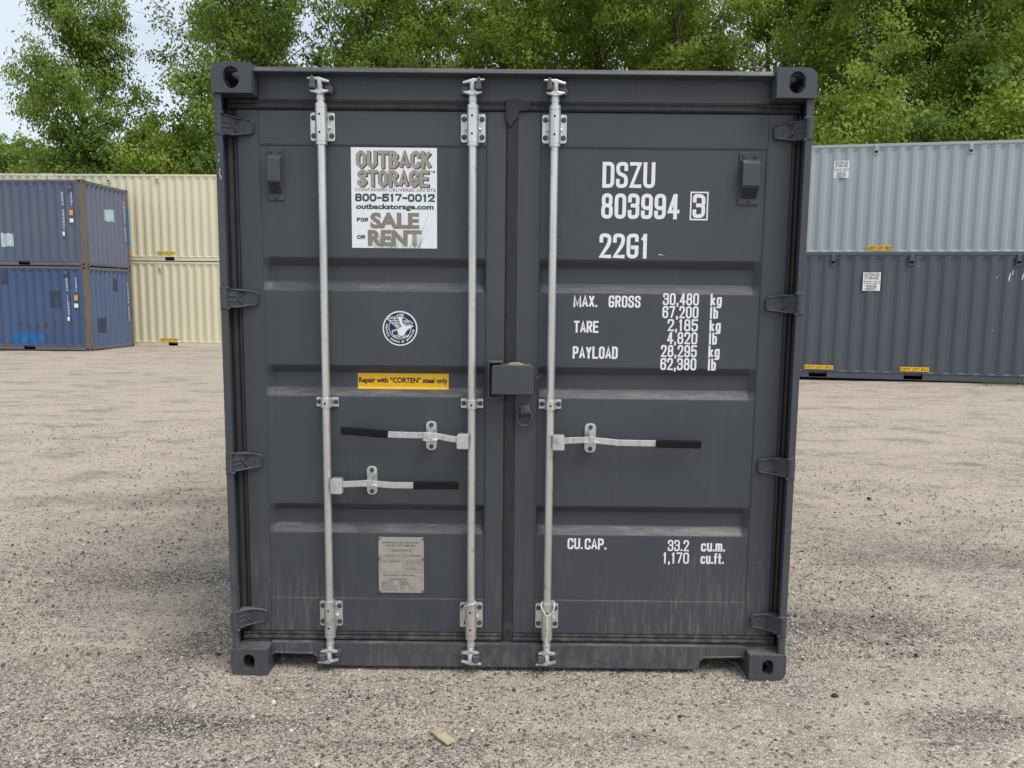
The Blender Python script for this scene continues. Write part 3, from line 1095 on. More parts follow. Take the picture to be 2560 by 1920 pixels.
# ---- hinges
def hinge_mesh():
    """left-hand hinge; origin at the knuckle centre line, x towards the door"""
    mb = MB()
    hh = 0.040
    mb.cyl((0.003, 0.022, -hh), (0.003, 0.022, hh), 0.0165, None, 14)
    mb.box(-0.0115, 0.017, 0.012, 0.030, -hh + 0.001, hh - 0.001)
    # blade runs back to the door
    ol = [(0.012, -hh + 0.002), (0.050, -hh + 0.002), (0.150, -0.028), (0.162, -0.018), (0.162, 0.018), (0.150, 0.028), (0.050, hh - 0.002), (0.012, hh - 0.002)]

    def yy(x):
        return 0.012 + (0.078 - 0.012) * min(1.0, max(0.0, (x - 0.010) / 0.060)) ** 0.8
    n = len(ol)
    v = [(x, yy(x), z) for x, z in ol] + [(x, 0.0895, z) for x, z in ol]
    mid = [(0.030, yy(0.030), 0), (0.075, yy(0.075), 0)]
    f = [(i, (i + 1) % n, (i + 1) % n + n, i + n) for i in range(n)]
    # front surface as strips across the blade
    xs = [0.012, 0.022, 0.034, 0.050, 0.070, 0.150, 0.162]

    def half(x):
        return hh - 0.002 if x <= 0.05 else (hh - 0.002 - (x - 0.05) / 0.1 * 0.010 if x <= 0.15 else 0.018)
    mb.quadlist(v, [tuple(reversed(q)) for q in f])
    sv = []
    for x in xs:
        sv += [(x, yy(x), -half(x)), (x, yy(x), half(x))]
    mb.quadlist(sv, [(2 * i, 2 * i + 2, 2 * i + 3, 2 * i + 1) for i in range(len(xs) - 1)])

    def rib(pts, w=0.0040, h=0.0045):
        for a, b in zip(pts[:-1], pts[1:]):
            A, B = Vector((a[0], yy(a[0]) - h * 0.3, a[1])), Vector((b[0], yy(b[0]) - h * 0.3, b[1]))
            mb.tube([A, (A + B) / 2, B], w * 0.75, 6)
    rim = [(0.024, hh - 0.004), (0.050, hh - 0.004), (0.100, 0.031), (0.150, 0.026), (0.159, 0.017), (0.159, -0.017), (0.150, -0.026), (0.100, -0.031), (0.050, -hh + 0.004), (0.024, -hh + 0.004)]
    rib(rim, 0.0055)
    rib([(0.048, -0.036), (0.048, 0.036)])
    rib([(0.018, 0.010), (0.048, 0.010)])
    rib([(0.018, -0.010), (0.048, -0.010)])
    rib([(0.052, 0.0), (0.086, 0.031)])
    rib([(0.052, 0.0), (0.086, -0.031)])
    rib([(0.112, -0.005), (0.120, 0.005)], 0.002, 0.003)
    rib([(0.112, 0.005), (0.120, -0.005)], 0.002, 0.003)
    mb.v = [(x if x < 0.012 else 0.012 + (x - 0.012) * 0.755, y, z) for x, y, z in mb.v]
    return mb.mesh('hinge')


hm = hinge_mesh()
hm.materials.append(GR)
for sx, dd in ((-1, door_l), (1, door_r)):
    for z in HZ:
        o = bpy.data.objects.new('hinge', hm)
        COL.objects.link(o)
        o.parent = dd
        o.scale = (-sx, 1, 1)
        o.location = (sx * 1.2045, 0.0, z)

# ---- locking bars with cams, brackets, clamps and handles
def hexbolt(parent, x, y, z, r=0.0088, h=0.007, mat=None):
    mb = MB()
    mb.cyl((x, y, z), (x, y - h, z), r, r * 0.93, 6)
    mb.cyl((x, y + 0.001, z), (x, y - 0.0015, z), r * 1.25, None, 12)
    return mb.build('bolt', mat or M['bolt'], parent)


def drill(parent, x, y, z, r=0.0045):
    mb = MB(); mb.cyl((x, y + 0.002, z), (x, y - 0.0006, z), r, None, 10)
    return mb.build('drill_hole', M['hole'], parent)


def locking_bar(x, flip):
    """flip: +1 keeper on the left of the bar, -1 on the right"""
    yb = 0.056
    bar = empty('locking_bar', (0, 0, 0))
    bar.parent = box
    mb = MB()
    mb.cyl((x, yb, 0.115), (x, yb, 2.475), 0.0170, None, 18)
    mb.build('bar', GV, bar)
    # top and bottom bearing brackets
    for zc, up in ((2.359, 1), (0.253, -1)):
        br = MB()
        br.prism(rrect(x - 0.051, x + 0.051, zc - 0.058, zc + 0.058, 0.010), DF - 0.009, DF - 0.0008, 'y')
        s0, s1 = (zc - 0.064, zc + 0.068) if up > 0 else (zc - 0.078, zc + 0.058)
        br.cyl((x, yb + 0.003, s0), (x, yb + 0.003, s1), 0.0250, None, 20)
        br.box(x - 0.0245, x + 0.0245, yb + 0.004, DF - 0.002, s0 + 0.008, s1 - 0.012)
        for k in (-1, 1):      # little gussets
            br.prism([(x + k * 0.024, zc - 0.012), (x + k * 0.036, zc - 0.006), (x + k * 0.024, zc + 0.003)], DF - 0.022, DF - 0.008, 'y')
        bracket = br.build('bearing_bracket', GV, bar, 0.002)
        for z, r, hgt in (((s1 + 0.010, 0.0245, 0.009), (s0 - 0.007, 0.0240, 0.006)) if up > 0 else ((s0 - 0.010, 0.0245, 0.009), (s1 + 0.007, 0.0235, 0.006))):
            rg = MB()
            rg.cyl((x, yb + 0.002, z - hgt), (x, yb + 0.002, z + hgt), r, None, 20)
            rg.build('collar', GV, bar, 0.002)
        for k in (-1, 1):
            for dz in (-0.036, 0.036):
                hexbolt(bar, x + k * 0.0375, DF - 0.009, zc + dz)
        for dz in (-0.030, 0.042) if up > 0 else (-0.050, 0.030):
            drill(bar, x - 0.002, yb + 0.003 - 0.0250, zc + dz)
    # clamp half way
    zc = 1.207
    cl = MB()
    om = [(x - 0.048, 0.0892), (x - 0.048, 0.0832), (x - 0.024, 0.0832), (x - 0.0225, yb - 0.004)]
    om += [(x - 0.0225 * math.cos(R_(a)), yb - 0.001 - 0.0215 * math.sin(R_(a))) for a in (20, 50, 70, 90, 110, 130, 160)]
    om += [(x + 0.0225, yb - 0.004), (x + 0.024, 0.0832), (x + 0.048, 0.0832), (x + 0.048, 0.0892)]
    cl.prism(om, zc - 0.0205, zc + 0.0205, 'z')
    cl.build('clamp', GV, bar, 0.0015)
    for k in (-1, 1):
        hexbolt(bar, x + k * 0.036, 0.0832, zc)
    drill(bar, x, yb - 0.0225, zc - 0.002)
    # cams and their keepers
    for up in (1, -1):
        z0 = 2.474 if up > 0 else 0.118
        back = 0.085 if up > 0 else 0.058

        def Z(t):
            return z0 + up * t
        cm = MB()
        yc = 0.030 if up > 0 else 0.022
        cm.cyl((x, yb, Z(-0.012)), (x, yb - 0.004, Z(0.016)), 0.0200, 0.0150, 14)
        cm.tube([(x, yb - 0.004, Z(0.010)), (x, yc + 0.010, Z(0.030)), (x, yc + 0.008, Z(0.060))], [0.0145, 0.0135, 0.0120], 10)
        t_ = -flip
        # horned lower flange and upper lip
        cm.prism([(x - 0.040, Z(0.020)), (x - 0.036, Z(0.014)), (x, Z(0.004)), (x + 0.036, Z(0.014)), (x + 0.040, Z(0.020)), (x + 0.016, Z(0.024)), (x, Z(0.028)), (x - 0.016, Z(0.024))], yc, yc + 0.020, 'y')
        cm.prism([(x + flip * -0.050, Z(0.070)), (x + flip * -0.048, Z(0.064)), (x + flip * 0.040, Z(0.050)), (x + flip * 0.042, Z(0.058)), (x, Z(0.072))], yc - 0.002, yc + 0.018, 'y')
        cm.build('cam', GV, bar, 0.003)
        kp = MB()
        if up > 0:
            kp.prism([(x - flip * 0.038, Z(0.026)), (x - flip * 0.012, Z(0.026)), (x - flip * 0.014, Z(0.044)), (x - flip * 0.020, Z(0.074)), (x - flip * 0.030, Z(0.074))], 0.012, back - 0.001, 'y')
        else:
            kp.prism([(x - flip * 0.040, Z(0.026)), (x - flip * 0.012, Z(0.026)), (x - flip * 0.014, Z(0.058)), (x - flip * 0.036, Z(0.058))], 0.008, back - 0.001, 'y')
        kp.build('cam_keeper', M['keeper'], bar, 0.003)
        kp = MB()
        kp.prism([(x + flip * 0.014, Z(0.026)), (x + flip * 0.044, Z(0.012)), (x + flip * 0.052, Z(0.030)), (x + flip * 0.040, Z(0.050)), (x + flip * 0.018, Z(0.046))], yc + 0.022, back - 0.001, 'y')
        kp.build('cam_keeper', M['keeper'], bar, 0.003)
    return bar


bars = [locking_bar(-0.793, 1), locking_bar(-0.168, -1), locking_bar(0.1695, 1)]


def handle(bar, xb, hub_px, bar_px, grip_px, ret_px, name='handle'):
    """all *_px in photograph pixels; the handle hangs in front of the door"""
    Yh = 0.030
    (hx0, hy0, hx1, hy1) = hub_px
    X0, Z1 = at(hx0, hy0, Yh)
    X1, Z0 = at(hx1, hy1, Yh)
    mb = MB()
    mb.prism(rrect(min(X0, X1), max(X0, X1), Z0, Z1 - 0.004, 0.007), Yh - 0.012, Yh - 0.006, 'y')
    mb.prism(rrect(min(X0, X1), max(X0, X1), Z0, Z1 - 0.004, 0.007), Yh + 0.014, Yh + 0.020, 'y')
    mb.box(min(X0, X1) + 0.006, max(X0, X1) - 0.003, Yh - 0.012, Yh + 0.020, Z1 - 0.006, Z1)
    hub = mb.build('handle_hub', GV, bar, 0.002)
    pm = MB()
    xc, zc = (X0 + X1) / 2, (Z0 + Z1) / 2
    pm.cyl((xc, Yh - 0.0115, zc), (xc, Yh - 0.0150, zc), 0.0068, 0.0058, 12)
    pm.build('pivot_pin', GV, bar)
    pts = [at(px, py, Yh) for px, py in bar_px]
    wob = [0.002 * math.sin(i * 1.4) for i in range(len(pts))]
    hb = MB()
    hw = 0.0135
    v = []
    for (X, Z), w in zip(pts, wob):
        v += [(X, Yh - 0.002 + w, Z - hw), (X, Yh + 0.008 + w, Z - hw), (X, Yh + 0.008 + w, Z + hw), (X, Yh - 0.002 + w, Z + hw)]
    f = []
    for i in range(len(pts) - 1):
        a, b = 4 * i, 4 * i + 4
        f += [(a, a + 1, b + 1, b), (a + 1, a + 2, b + 2, b + 1), (a + 2, a + 3, b + 3, b + 2), (a + 3, a, b, b + 3)]
    f += [(0, 3, 2, 1), (len(v) - 4, len(v) - 3, len(v) - 2, len(v) - 1)]
    if pts[0][0] > pts[-1][0]:
        f = [tuple(reversed(q)) for q in f]
    f = [tuple(reversed(q)) for q in f]
    hb.quadlist(v, f)
    hb.build('handle_lever', GV, bar, 0.002)
    (ga, gb) = grip_px
    A, B = at(*ga, Yh), at(*gb, Yh)
    gm = MB()
    dx, dz = B[0] - A[0], B[1] - A[1]
    ln = math.hypot(dx, dz)
    ux, uz = dx / ln, dz / ln
    outl = rrect(0, ln, -0.0160, 0.0160, 0.005)
    gm.prism([(A[0] + ux * p - uz * q, A[1] + uz * p + ux * q) for p, q in outl], Yh - 0.007, Yh + 0.013, 'y')
    gm.build('handle_grip', M['grip'], bar, 0.003)
    (rx0, ry0, rx1, ry1) = ret_px
    a, b = at(rx0, ry0, 0.07), at(rx1, ry1, 0.07)
    rm = MB()
    xm = (a[0] + b[0]) / 2
    rm.prism(rrect(a[0], b[0], b[1], a[1], 0.0185, 5), DF - 0.006, DF + 0.004, 'y')
    zm = (a[1] + b[1]) / 2
    # catch: a hinged tongue over the lever and the cradle below it
    rm.prism([(DF - 0.004, zm + 0.040), (DF - 0.018, zm + 0.036), (Yh - 0.012, zm + 0.018), (Yh - 0.012, zm - 0.006), (Yh - 0.006, zm - 0.006), (Yh - 0.004, zm + 0.014), (DF - 0.010, zm + 0.024)], xm - 0.010, xm + 0.010, 'x')
    rm.prism([(xm - 0.034, zm - 0.008), (xm - 0.024, zm - 0.013), (xm + 0.024, zm - 0.013), (xm + 0.034, zm - 0.008), (xm + 0.022, zm - 0.003), (xm - 0.022, zm - 0.003)], Yh - 0.010, DF - 0.004, 'y')
    rm.prism([(xm - 0.010, zm - 0.030), (xm + 0.010, zm - 0.030), (xm + 0.010, zm - 0.013), (xm - 0.010, zm - 0.013)], DF - 0.020, DF - 0.004, 'y')
    rm.build('handle_catch', GV, bar, 0.002)
    hexbolt(bar, xm, DF - 0.006, a[1] - 0.017, 0.0080)
    hexbolt(bar, xm, DF - 0.006, b[1] + 0.016, 0.0080)


handle(bars[1], -0.168, (1142, 1084, 1171, 1122), [(1146, 1100), (1120, 1096), (1090, 1090), (1066, 1088), (1030, 1088), (960, 1086)], ((970, 1086), (852, 1076.5)), (1064, 1054, 1091, 1127))
handle(bars[0], -0.793, (827, 1195, 857, 1234), [(854, 1211), (890, 1210), (918, 1208), (945, 1210), (980, 1213), (1040, 1214)], ((1033, 1214), (1147, 1214)), (915, 1167, 942, 1239))
handle(bars[2], 0.1695, (1382, 1087, 1411, 1125), [(1408, 1102), (1440, 1101), (1470, 1100), (1510, 1103), (1545, 1107), (1645, 1109)], ((1639, 1109.5), (1753, 1112)), (1463, 1060, 1490, 1133))

# ---- lock box across the two doors
lb = empty('lock_box', (0, 0, 0)); lb.parent = box
lx0, lz1 = at(1229.5, 913, 0.0)
lx1, lz0 = at(1334, 987, 0.0)
mb = MB()
ol = rrect(lx0, lx1, lz0, lz1, 0.012, 4, (0, 0, 1, 1))
il = rrect(lx0 + 0.004, lx1 - 0.004, lz0 - 0.001, lz1 - 0.004, 0.009, 4, (0, 0, 1, 1))
mb.prism(ol, 0.000, 0.005, 'y')
mb.box(lx1 - 0.005, lx1, 0.005, DF - 0.001, lz0, lz1 - 0.010)
mb.box(lx0 + 0.012, lx1 - 0.010, 0.005, DF - 0.001, lz1 - 0.005, lz1)
mb.build('lock_cover', GR, lb, 0.003, 3)
cx0, cz1 = at(1220, 904, 0.02)
cx1, cz0 = at(1258, 1004, 0.05)
mb = MB()
mb.box(cx0, cx0 + 0.006, 0.012, DF - 0.0008, cz0 + 0.020, cz1)
mb.box(cx0 + 0.006, cx0 + 0.062, 0.012, DF - 0.0008, cz1 - 0.006, cz1)
mb.box(cx0, cx0 + 0.052, DF - 0.014, DF - 0.0008, cz0, cz0 + 0.020)
mb.build('lock_bracket', GR, lb, 0.003)
hx, hz = at(1336, 935, 0.02)
mb = MB()
mb.tube([(hx, 0.02, hz + 0.002), (hx + 0.004, 0.02, hz - 0.010), (hx + 0.012, 0.02, hz - 0.019), (hx + 0.021, 0.02, hz - 0.016), (hx + 0.025, 0.02, hz - 0.005), (hx + 0.025, 0.02, hz + 0.001)], 0.0032, 7)
mb.build('hook', GR, lb)
dx0, dz0 = at(1262, 914, 0.03)
mb = MB()
rnd = random.Random(5)
pts = []
for i in range(9):
    a = math.pi * i / 8
    pts.append((0.020 + 0.034 * -math.cos(a), lz1 + 0.0005 + 0.0065 * math.sin(a) * rnd.uniform(0.7, 1.2)))
mb.prism([(p[0] + 0.0, p[1]) for p in pts], 0.012, 0.070, 'y')
mb.build('dirt_deposit', M['dust'], lb)

# ---- ring on the right door
rg = empty('lashing_ring', (0, 0, 0)); rg.parent = box
rx0, rz1 = at(1290, 1024, 0.075)
rx1, rz0 = at(1332.6, 1068, 0.075)
xc, rr = (rx0 + rx1) / 2, (rx1 - rx0) / 2 - 0.0055
pts = [(xc - rr, rz1 - 0.010), (xc - rr, rz1 - 0.018)]
zc = rz0 + rr + 0.005
pts = [(xc + rr * math.cos(R_(a)), zc + rr * math.sin(R_(a))) for a in range(180, 361, 15)]
pts += [(xc + rr, rz1 - 0.016), (xc + rr * 0.75, rz1 - 0.007), (xc, rz1 - 0.006), (xc - rr * 0.75, rz1 - 0.007), (xc - rr, rz1 - 0.016)]
mb = MB(); mb.tube([(a, 0.074, b) for a, b in pts], 0.0058, 10, True); mb.build('ring', GR, rg)
sx0, sz1 = at(1301, 1010, 0.085)
sx1, sz0 = at(1324, 1043, 0.085)
mb = MB()
mb.prism([(DF + 0.002, sz0), (DF - 0.006, sz0), (DF - 0.026, rz1 - 0.016), (DF - 0.027, rz1 - 0.002), (DF - 0.020, rz1 + 0.004), (DF - 0.006, sz1), (DF + 0.002, sz1)], sx0, sx1, 'x')
mb.build('ring_strap', GR, rg, 0.002)

# ---- ventilators
def big_vent(px0, py0, px1, py1):
    v = empty('ventilator', (0, 0, 0)); v.parent = box
    yv = DF + 0.005
    x0, z1 = at(px0, py0, yv)
    x1, z0 = at(px1, py1, yv)
    w, h = x1 - x0, z1 - z0
    mb = MB()
    mb.prism(rrect(x0, x1, z0, z1, 0.004, 2), yv - 0.007, yv - 0.0003, 'y')
    mb.build('vent_plate', GR, v, 0.0015)
    a, b = x0 + 0.006, x1 - 0.008
    zt, zm, zl = z1 - 0.030, z0 + 0.070, z0 + 0.026
    mb = MB()
    mb.prism([(yv - 0.008, zt), (yv - 0.030, zt - 0.010), (yv - 0.038, zt - 0.018), (yv - 0.040, zm + 0.004), (yv - 0.036, zm), (yv - 0.007, zl)], a, b, 'x')
    mb.build('vent_hood', GR, v, 0.003)
    # mesh over the mouth, on the slanting underside
    gm = MB()
    nrm = Vector((0, -(zm - zl), -0.029)).normalized()
    P0, P1 = Vector((0, yv - 0.036, zm)), Vector((0, yv - 0.007, zl))
    dk = MB()
    off = nrm * 0.0008
    dk.quadlist([Vector((a + 0.004, 0, 0)) + P1 + off, Vector((b - 0.004, 0, 0)) + P1 + off, Vector((b - 0.004, 0, 0)) + P0 + off, Vector((a + 0.004, 0, 0)) + P0 + off], [(0, 1, 2, 3)])
    dk.build('vent_mouth', M['hole'], v)
    for i in range(9):
        x = a + 0.005 + (b - a - 0.010) * i / 8
        gm.cyl(Vector((x, 0, 0)) + P0 + nrm * 0.002, Vector((x, 0, 0)) + P1 + nrm * 0.002, 0.0009, None, 4, False)
    for i in range(8):
        p = P0.lerp(P1, (i + 0.3) / 7.6) + nrm * 0.0022
        gm.cyl(Vector((a + 0.004, 0, 0)) + p, Vector((b - 0.004, 0, 0)) + p, 0.0009, None, 4, False)
    gm.build('vent_mesh', M['keeper'], v)
    for bx, bz in ((x0 + w * 0.20, z1 - 0.017), (x1 - w * 0.24, z1 - 0.017), (x0 + w * 0.52, z0 + 0.014)):
        bm_ = MB(); bm_.cyl((bx, yv - 0.007, bz), (bx, yv - 0.0135, bz), 0.0078, 0.0058, 10); bm_.build('bolt', GR, v)
    em = MB()
    em.tube([((a + b) / 2 + 0.012 * math.cos(R_(t)), yv - 0.0398, zm + 0.016 + 0.0045 * math.sin(R_(t))) for t in range(0, 360, 30)], 0.0008, 5, True)
    em.build('embossed_oval', GR, v)
    return v


big_vent(669, 369, 713, 501)
big_vent(1849, 381, 1895, 512.6)

# ---- lettering on the right door
PY = DF + 0.005 - 0.0008


def tx(txt, px0, py0, px1, py1, stroke=0.145, gap=0.11, mat='white', Y=PY, **kw):
    x0, z1 = at(px0, (py0), Y)
    x1, z0 = at(px1, (py1), Y)
    zc0 = (at(px0, py1, Y)[1] + z0) / 2
    zc1 = (at(px1, py0, Y)[1] + z1) / 2
    return put_text(txt, x0, zc0, x1, zc1, Y, M[mat], box, stroke, gap=gap, **kw)


tx('DSZU', 1507, 405, 1637, 470, 0.145, 0.07)
tx('803994', 1504, 484, 1697, 547.5, 0.150, 0.07)
tx('3', 1733, 485, 1762, 545, 0.155)
tx('22G1', 1499, 584, 1622, 646, 0.150, 0.07)
bx0, bz1 = at(1726.5, 479, PY); bx1, bz0 = at(1769, 551, PY)
for r in ((bx0, bx1, bz1 - 0.006, bz1), (bx0, bx1, bz0, bz0 + 0.006), (bx0, bx0 + 0.006, bz0 + 0.0062, bz1 - 0.0062), (bx1 - 0.006, bx1, bz0 + 0.0062, bz1 - 0.0062)):
    poly_flat([[(r[0], r[2]), (r[1], r[2]), (r[1], r[3]), (r[0], r[3])]], PY, 'number_frame', M['white'], box)
tx('MAX.', 1434, 738, 1493, 768, 0.165, 0.06)
tx('GROSS', 1522, 739, 1601, 769, 0.160, 0.07)
tx('TARE', 1435, 802, 1496, 832, 0.165, 0.06)
tx('PAYLOAD', 1432, 866, 1544, 897, 0.165, 0.06)
for i, (num, un) in enumerate((('30,480', 'kg'), ('67,200', 'lb'), ('2,185', 'kg'), ('4,820', 'lb'), ('28,295', 'kg'), ('62,380', 'lb'))):
    y0 = 733.0 + i * 32.4
    xo = -1.35 * i
    tx(num, (1672 if len(num) == 5 else 1658) + xo, y0, 1747 + xo, y0 + 30.5, 0.150, 0.07)
    tx(un, 1777 + xo, y0 + 1.5, (1804 if un == 'kg' else 1796) + xo, y0 + 31.5, 0.165, 0.09)
tx('CU.', 1419, 1345.5, 1457, 1373, 0.165, 0.06)
tx('CAP.', 1462, 1346, 1516, 1374, 0.165, 0.06)
tx('33.2', 1670, 1350, 1722, 1378, 0.140, 0.07)
tx('1,170', 1657, 1381, 1722, 1409, 0.140, 0.07)
tx('cu.m.', 1753, 1351, 1812, 1379, 0.165, 0.07)
tx('cu.ft.', 1752, 1383, 1809, 1410, 0.165, 0.07)
s0 = at(1645, 637, PY); s1 = at(1662, 639, PY)
poly_flat([[(s0[0], s0[1]), (s1[0], s1[1]), (s1[0] - 0.006, s1[1] + 0.0015), (s0[0] + 0.006, s0[1] + 0.003)]], PY, 'paint_scratch', M['white'], box)
# scratches on the left post
rnd = random.Random(11)
mb = MB()
for (px, py) in ((547, 388), (546, 402), (549, 425), (548, 433), (550, 440), (552, 446)):
    X, Z = at(px, py, 0.0115)
    mb.quadlist([(X - 0.002, 0.0116, Z), (X + 0.001, 0.0116, Z - 0.004), (X + 0.003, 0.0116, Z + 0.006), (X + 0.0015, 0.0116, Z + 0.008)], [(0, 1, 2, 3)])
mb.build('paint_scratch', M['palegrey'], box)

# ---- sale sticker
def quad_uv(c, u, v):
    """c: TL, TR, BR, BL"""
    top = (c[0][0] + (c[1][0] - c[0][0]) * u, c[0][1] + (c[1][1] - c[0][1]) * u)
    bot = (c[3][0] + (c[2][0] - c[3][0]) * u, c[3][1] + (c[2][1] - c[3][1]) * u)
    return top[0] + (bot[0] - top[0]) * v, top[1] + (bot[1] - top[1]) * v


def sale_sticker(parent, x0, z0, x1, z1, Y, small=False, th=0.0012):
    """sticker on a plane facing -y; layout read off the large one (1205 x 1440 units)"""
    st = empty('sale_sticker', (0, 0, 0)); st.parent = parent
    mb = MB(); mb.box(x0, x1, Y - th, Y, z0, z1); mb.build('sticker_sheet', M['sticker'], st)
    Yt = Y - th - 0.0004
    U, V = 1205.0, 1440.0

    def X(u): return x0 + (u / U) * (x1 - x0)
    def Z(v): return z1 - (v / V) * (z1 - z0)

    def T(s, u0, v0, u1, v1, stroke, mat, gap=0.06, ch=False, Yo=0.0, sh=0.0):
        return put_text(s, X(u0), Z(v1), X(u1), Z(v0), Yt + Yo, M[mat], st, stroke, gap=gap, chamfer=ch, shear=sh)
    if not small:
        rnd = random.Random(2)
        blades = []
        for i in range(26):
            u = rnd.uniform(330, 940); tip = u + (u - 620) * rnd.uniform(0.1, 0.75)
            vt = rnd.uniform(760, 1180)
            blades.append([(X(u), Z(1436)), (X(u + 9), Z(1436)), (X(tip), Z(vt))])
        for i in range(60):
            u = rnd.uniform(300, 960); tip = u + (u - 620) * rnd.uniform(0.0, 0.4)
            blades.append([(X(u), Z(1436)), (X(u + 13), Z(1436)), (X(tip), Z(rnd.uniform(1180, 1330)))])
        poly_flat(blades, Yt + 0.0002, 'grass_print', M['palegreen'], st)
    for s, u0, v0, u1, v1 in (('OUTBACK', 70, 42, 1125, 295), ('STORAGE', 85, 315, 1095, 560)):
        if not small:
            T(s, u0 + 14, v0 + 14, u1 + 16, v1 + 12, 0.215, 'dkprint', 0.025, True, 0.0001)
        T(s, u0, v0, u1, v1, 0.205 if not small else 0.19, 'taupe2' if not small else 'taupe', 0.035, True, -0.0006)
    if not small:
        font_text('TM', X(1118), Z(355), X(1180), Yt, (z1 - z0) * 0.022, M['dkprint'], st, 0.01)
        font_text('CONTAINERS DELIVERED ON SITE', X(58), Z(622), X(1188), Yt, (z1 - z0) * 0.030, M['dkprint'], st, 0.004)
    T('800-517-0012', 50, 655, 1175, 770, 0.24, 'green', 0.06)
    font_text('outbackstorage.com', X(62), Z(875), X(1160), Yt, (z1 - z0) * 0.050, M['green'], st, 0.040)
    T('FOR', 72, 1003, 232, 1062, 0.27, 'green', 0.08)
    T('OR', 72, 1255, 188, 1313, 0.27, 'green', 0.08)
    for s, u0, v0, u1 in (('SALE', 262, 1160, 955), ('RENT', 225, 1412, 990)):
        font_text(s, X(u0), Z(v0), X(u1), Yt - 0.0003, (z1 - z0) * 0.163, M['taupe'], st, 0.050, fit=True)
    return st


c0 = at(877, 368, DF + 0.004); c1 = at(1092, 621.5, DF + 0.004)
sale_sticker(box, c0[0], c1[1], c1[0] + 0.001, c0[1], DF + 0.0047)

# ---- classification emblem
em = empty('class_emblem', (0, 0, 0)); em.parent = box
ex, ez = at(1000.2, 821, PY)
ER = 43.6 / 590.0 * 1.0
ex2, _ = at(1043.6, 821, PY)
ER = ex2 - ex
def disc(r, n=48): return [(ex + r * math.cos(2 * math.pi * i / n), ez + r * math.sin(2 * math.pi * i / n)) for i in range(n)]
mb = MB(); mb.prism(disc(ER), PY - 0.0010, PY + 0.0004, 'y'); mb.build('emblem_disc', M['white'], em)
poly_flat([disc(ER * 0.925)], PY - 0.0013, 'emblem_field', M['navy'], em)


def E_(px, py):       # pixels of the enlarged emblem, centre (838,850), radius 600
    return ex + (px - 838) / 600.0 * ER, ez - (py - 850) / 600.0 * ER


def line_rib(pts, w, mb, y):
    q = [Vector(E_(*p)) for p in pts]
    v, f = ribbon(q, False, w / 600.0 * ER)
    mb.quadlist([(p.x, y, p.y) for p in v], f)


mb = MB()
yy_ = PY - 0.0017
wing = [((380, 458), (790, 458)), ((398, 515), (795, 515)), ((455, 578), (805, 578)), ((520, 636), (815, 636)), ((590, 692), (830, 692)), ((650, 748), (850, 748)), ((715, 802), (885, 802))]
for a, b in wing:
    line_rib([a, b], 20, mb, yy_)
line_rib([w[0] for w in wing] + [(745, 838)], 22, mb, yy_ - 0.0001)
line_rib([(640, 458), (655, 540), (700, 660), (740, 760), (790, 835)], 20, mb, yy_ - 0.0002)
ring = [(838 + 382 * math.cos(R_(a)), 830 + 382 * math.sin(R_(a))) for a in range(-6, 214, 8)]
line_rib(ring, 18, mb, yy_ - 0.0003)
line_rib([(925, 470), (1010, 500), (1100, 560), (1200, 600), (1285, 665), (1235, 705), (1130, 715), (1000, 715)], 18, mb, yy_)
line_rib([(930, 600), (1000, 570), (1120, 575)], 16, mb, yy_ - 0.0001)
line_rib([(930, 650), (1010, 612), (1120, 612), (1200, 660)], 16, mb, yy_ - 0.0002)
line_rib([(945, 690), (1040, 650), (1150, 650)], 16, mb, yy_ - 0.0001)
line_rib([(735, 870), (560, 935), (570, 1020), (640, 1120)], 20, mb, yy_)
line_rib([(740, 905), (575, 975)], 16, mb, yy_ - 0.0001)
line_rib([(1210, 830), (1060, 930), (1010, 1010)], 14, mb, yy_ - 0.0001)
for i in range(9):
    a = 600 + i * 62
    line_rib([(a, 1150 - 4 * (i % 3) * 12), (a + 40, 1090 + 18 * (i % 2)), (a + 75, 1170)], 22, mb, yy_ - 0.0001 * (i % 3))
mb.build('emblem_lines', M['white'], em)
body = [(765, 455), (925, 455), (912, 600), (930, 680), (985, 732), (1060, 758), (1190, 738), (1245, 752), (1280, 738), (1302, 768), (1215, 822), (1130, 850), (1085, 900), (1030, 985), (1000, 1065), (900, 1100), (800, 1085), (762, 1000), (738, 872), (800, 842), (905, 800), (850, 700), (820, 600)]
poly_flat([[E_(*p) for p in body]], PY - 0.0023, 'emblem_eagle', M['white'], em)


def arc_text(txt, r, a0, a1, h, outward, mat, parent):
    """letters round the emblem; angles clockwise from the top in degrees"""
    n = len(txt)
    mb = MB()
    for i, ch in enumerate(txt):
        if ch == ' ':
            continue
        a = R_(a0 + (a1 - a0) * i / (n - 1))
        rib, wd = stroke_text(ch, h, h * 0.78, h * 0.24)
        for v, f in rib:
            vs = []
            for p in v:
                u, w = p.x - wd / 2, p.y - h / 2
                if outward:
                    rad = r + w; ang = a + u / r
                else:
                    rad = r - w; ang = a - u / r
                vs.append((ex + rad * math.sin(ang), PY - 0.0019 - 0.0001 * (i % 2), ez + rad * math.cos(ang)))
            mb.quadlist(vs, f)
    mb.build('lettering', mat, parent)


arc_text('ABS', ER * 0.775, -11, 11, ER * 0.155, True, M['white'], em)
arc_text('AMERICAN BUREAU OF SHIPPING', ER * 0.775, 288, 98, ER * 0.115, False, M['white'], em)

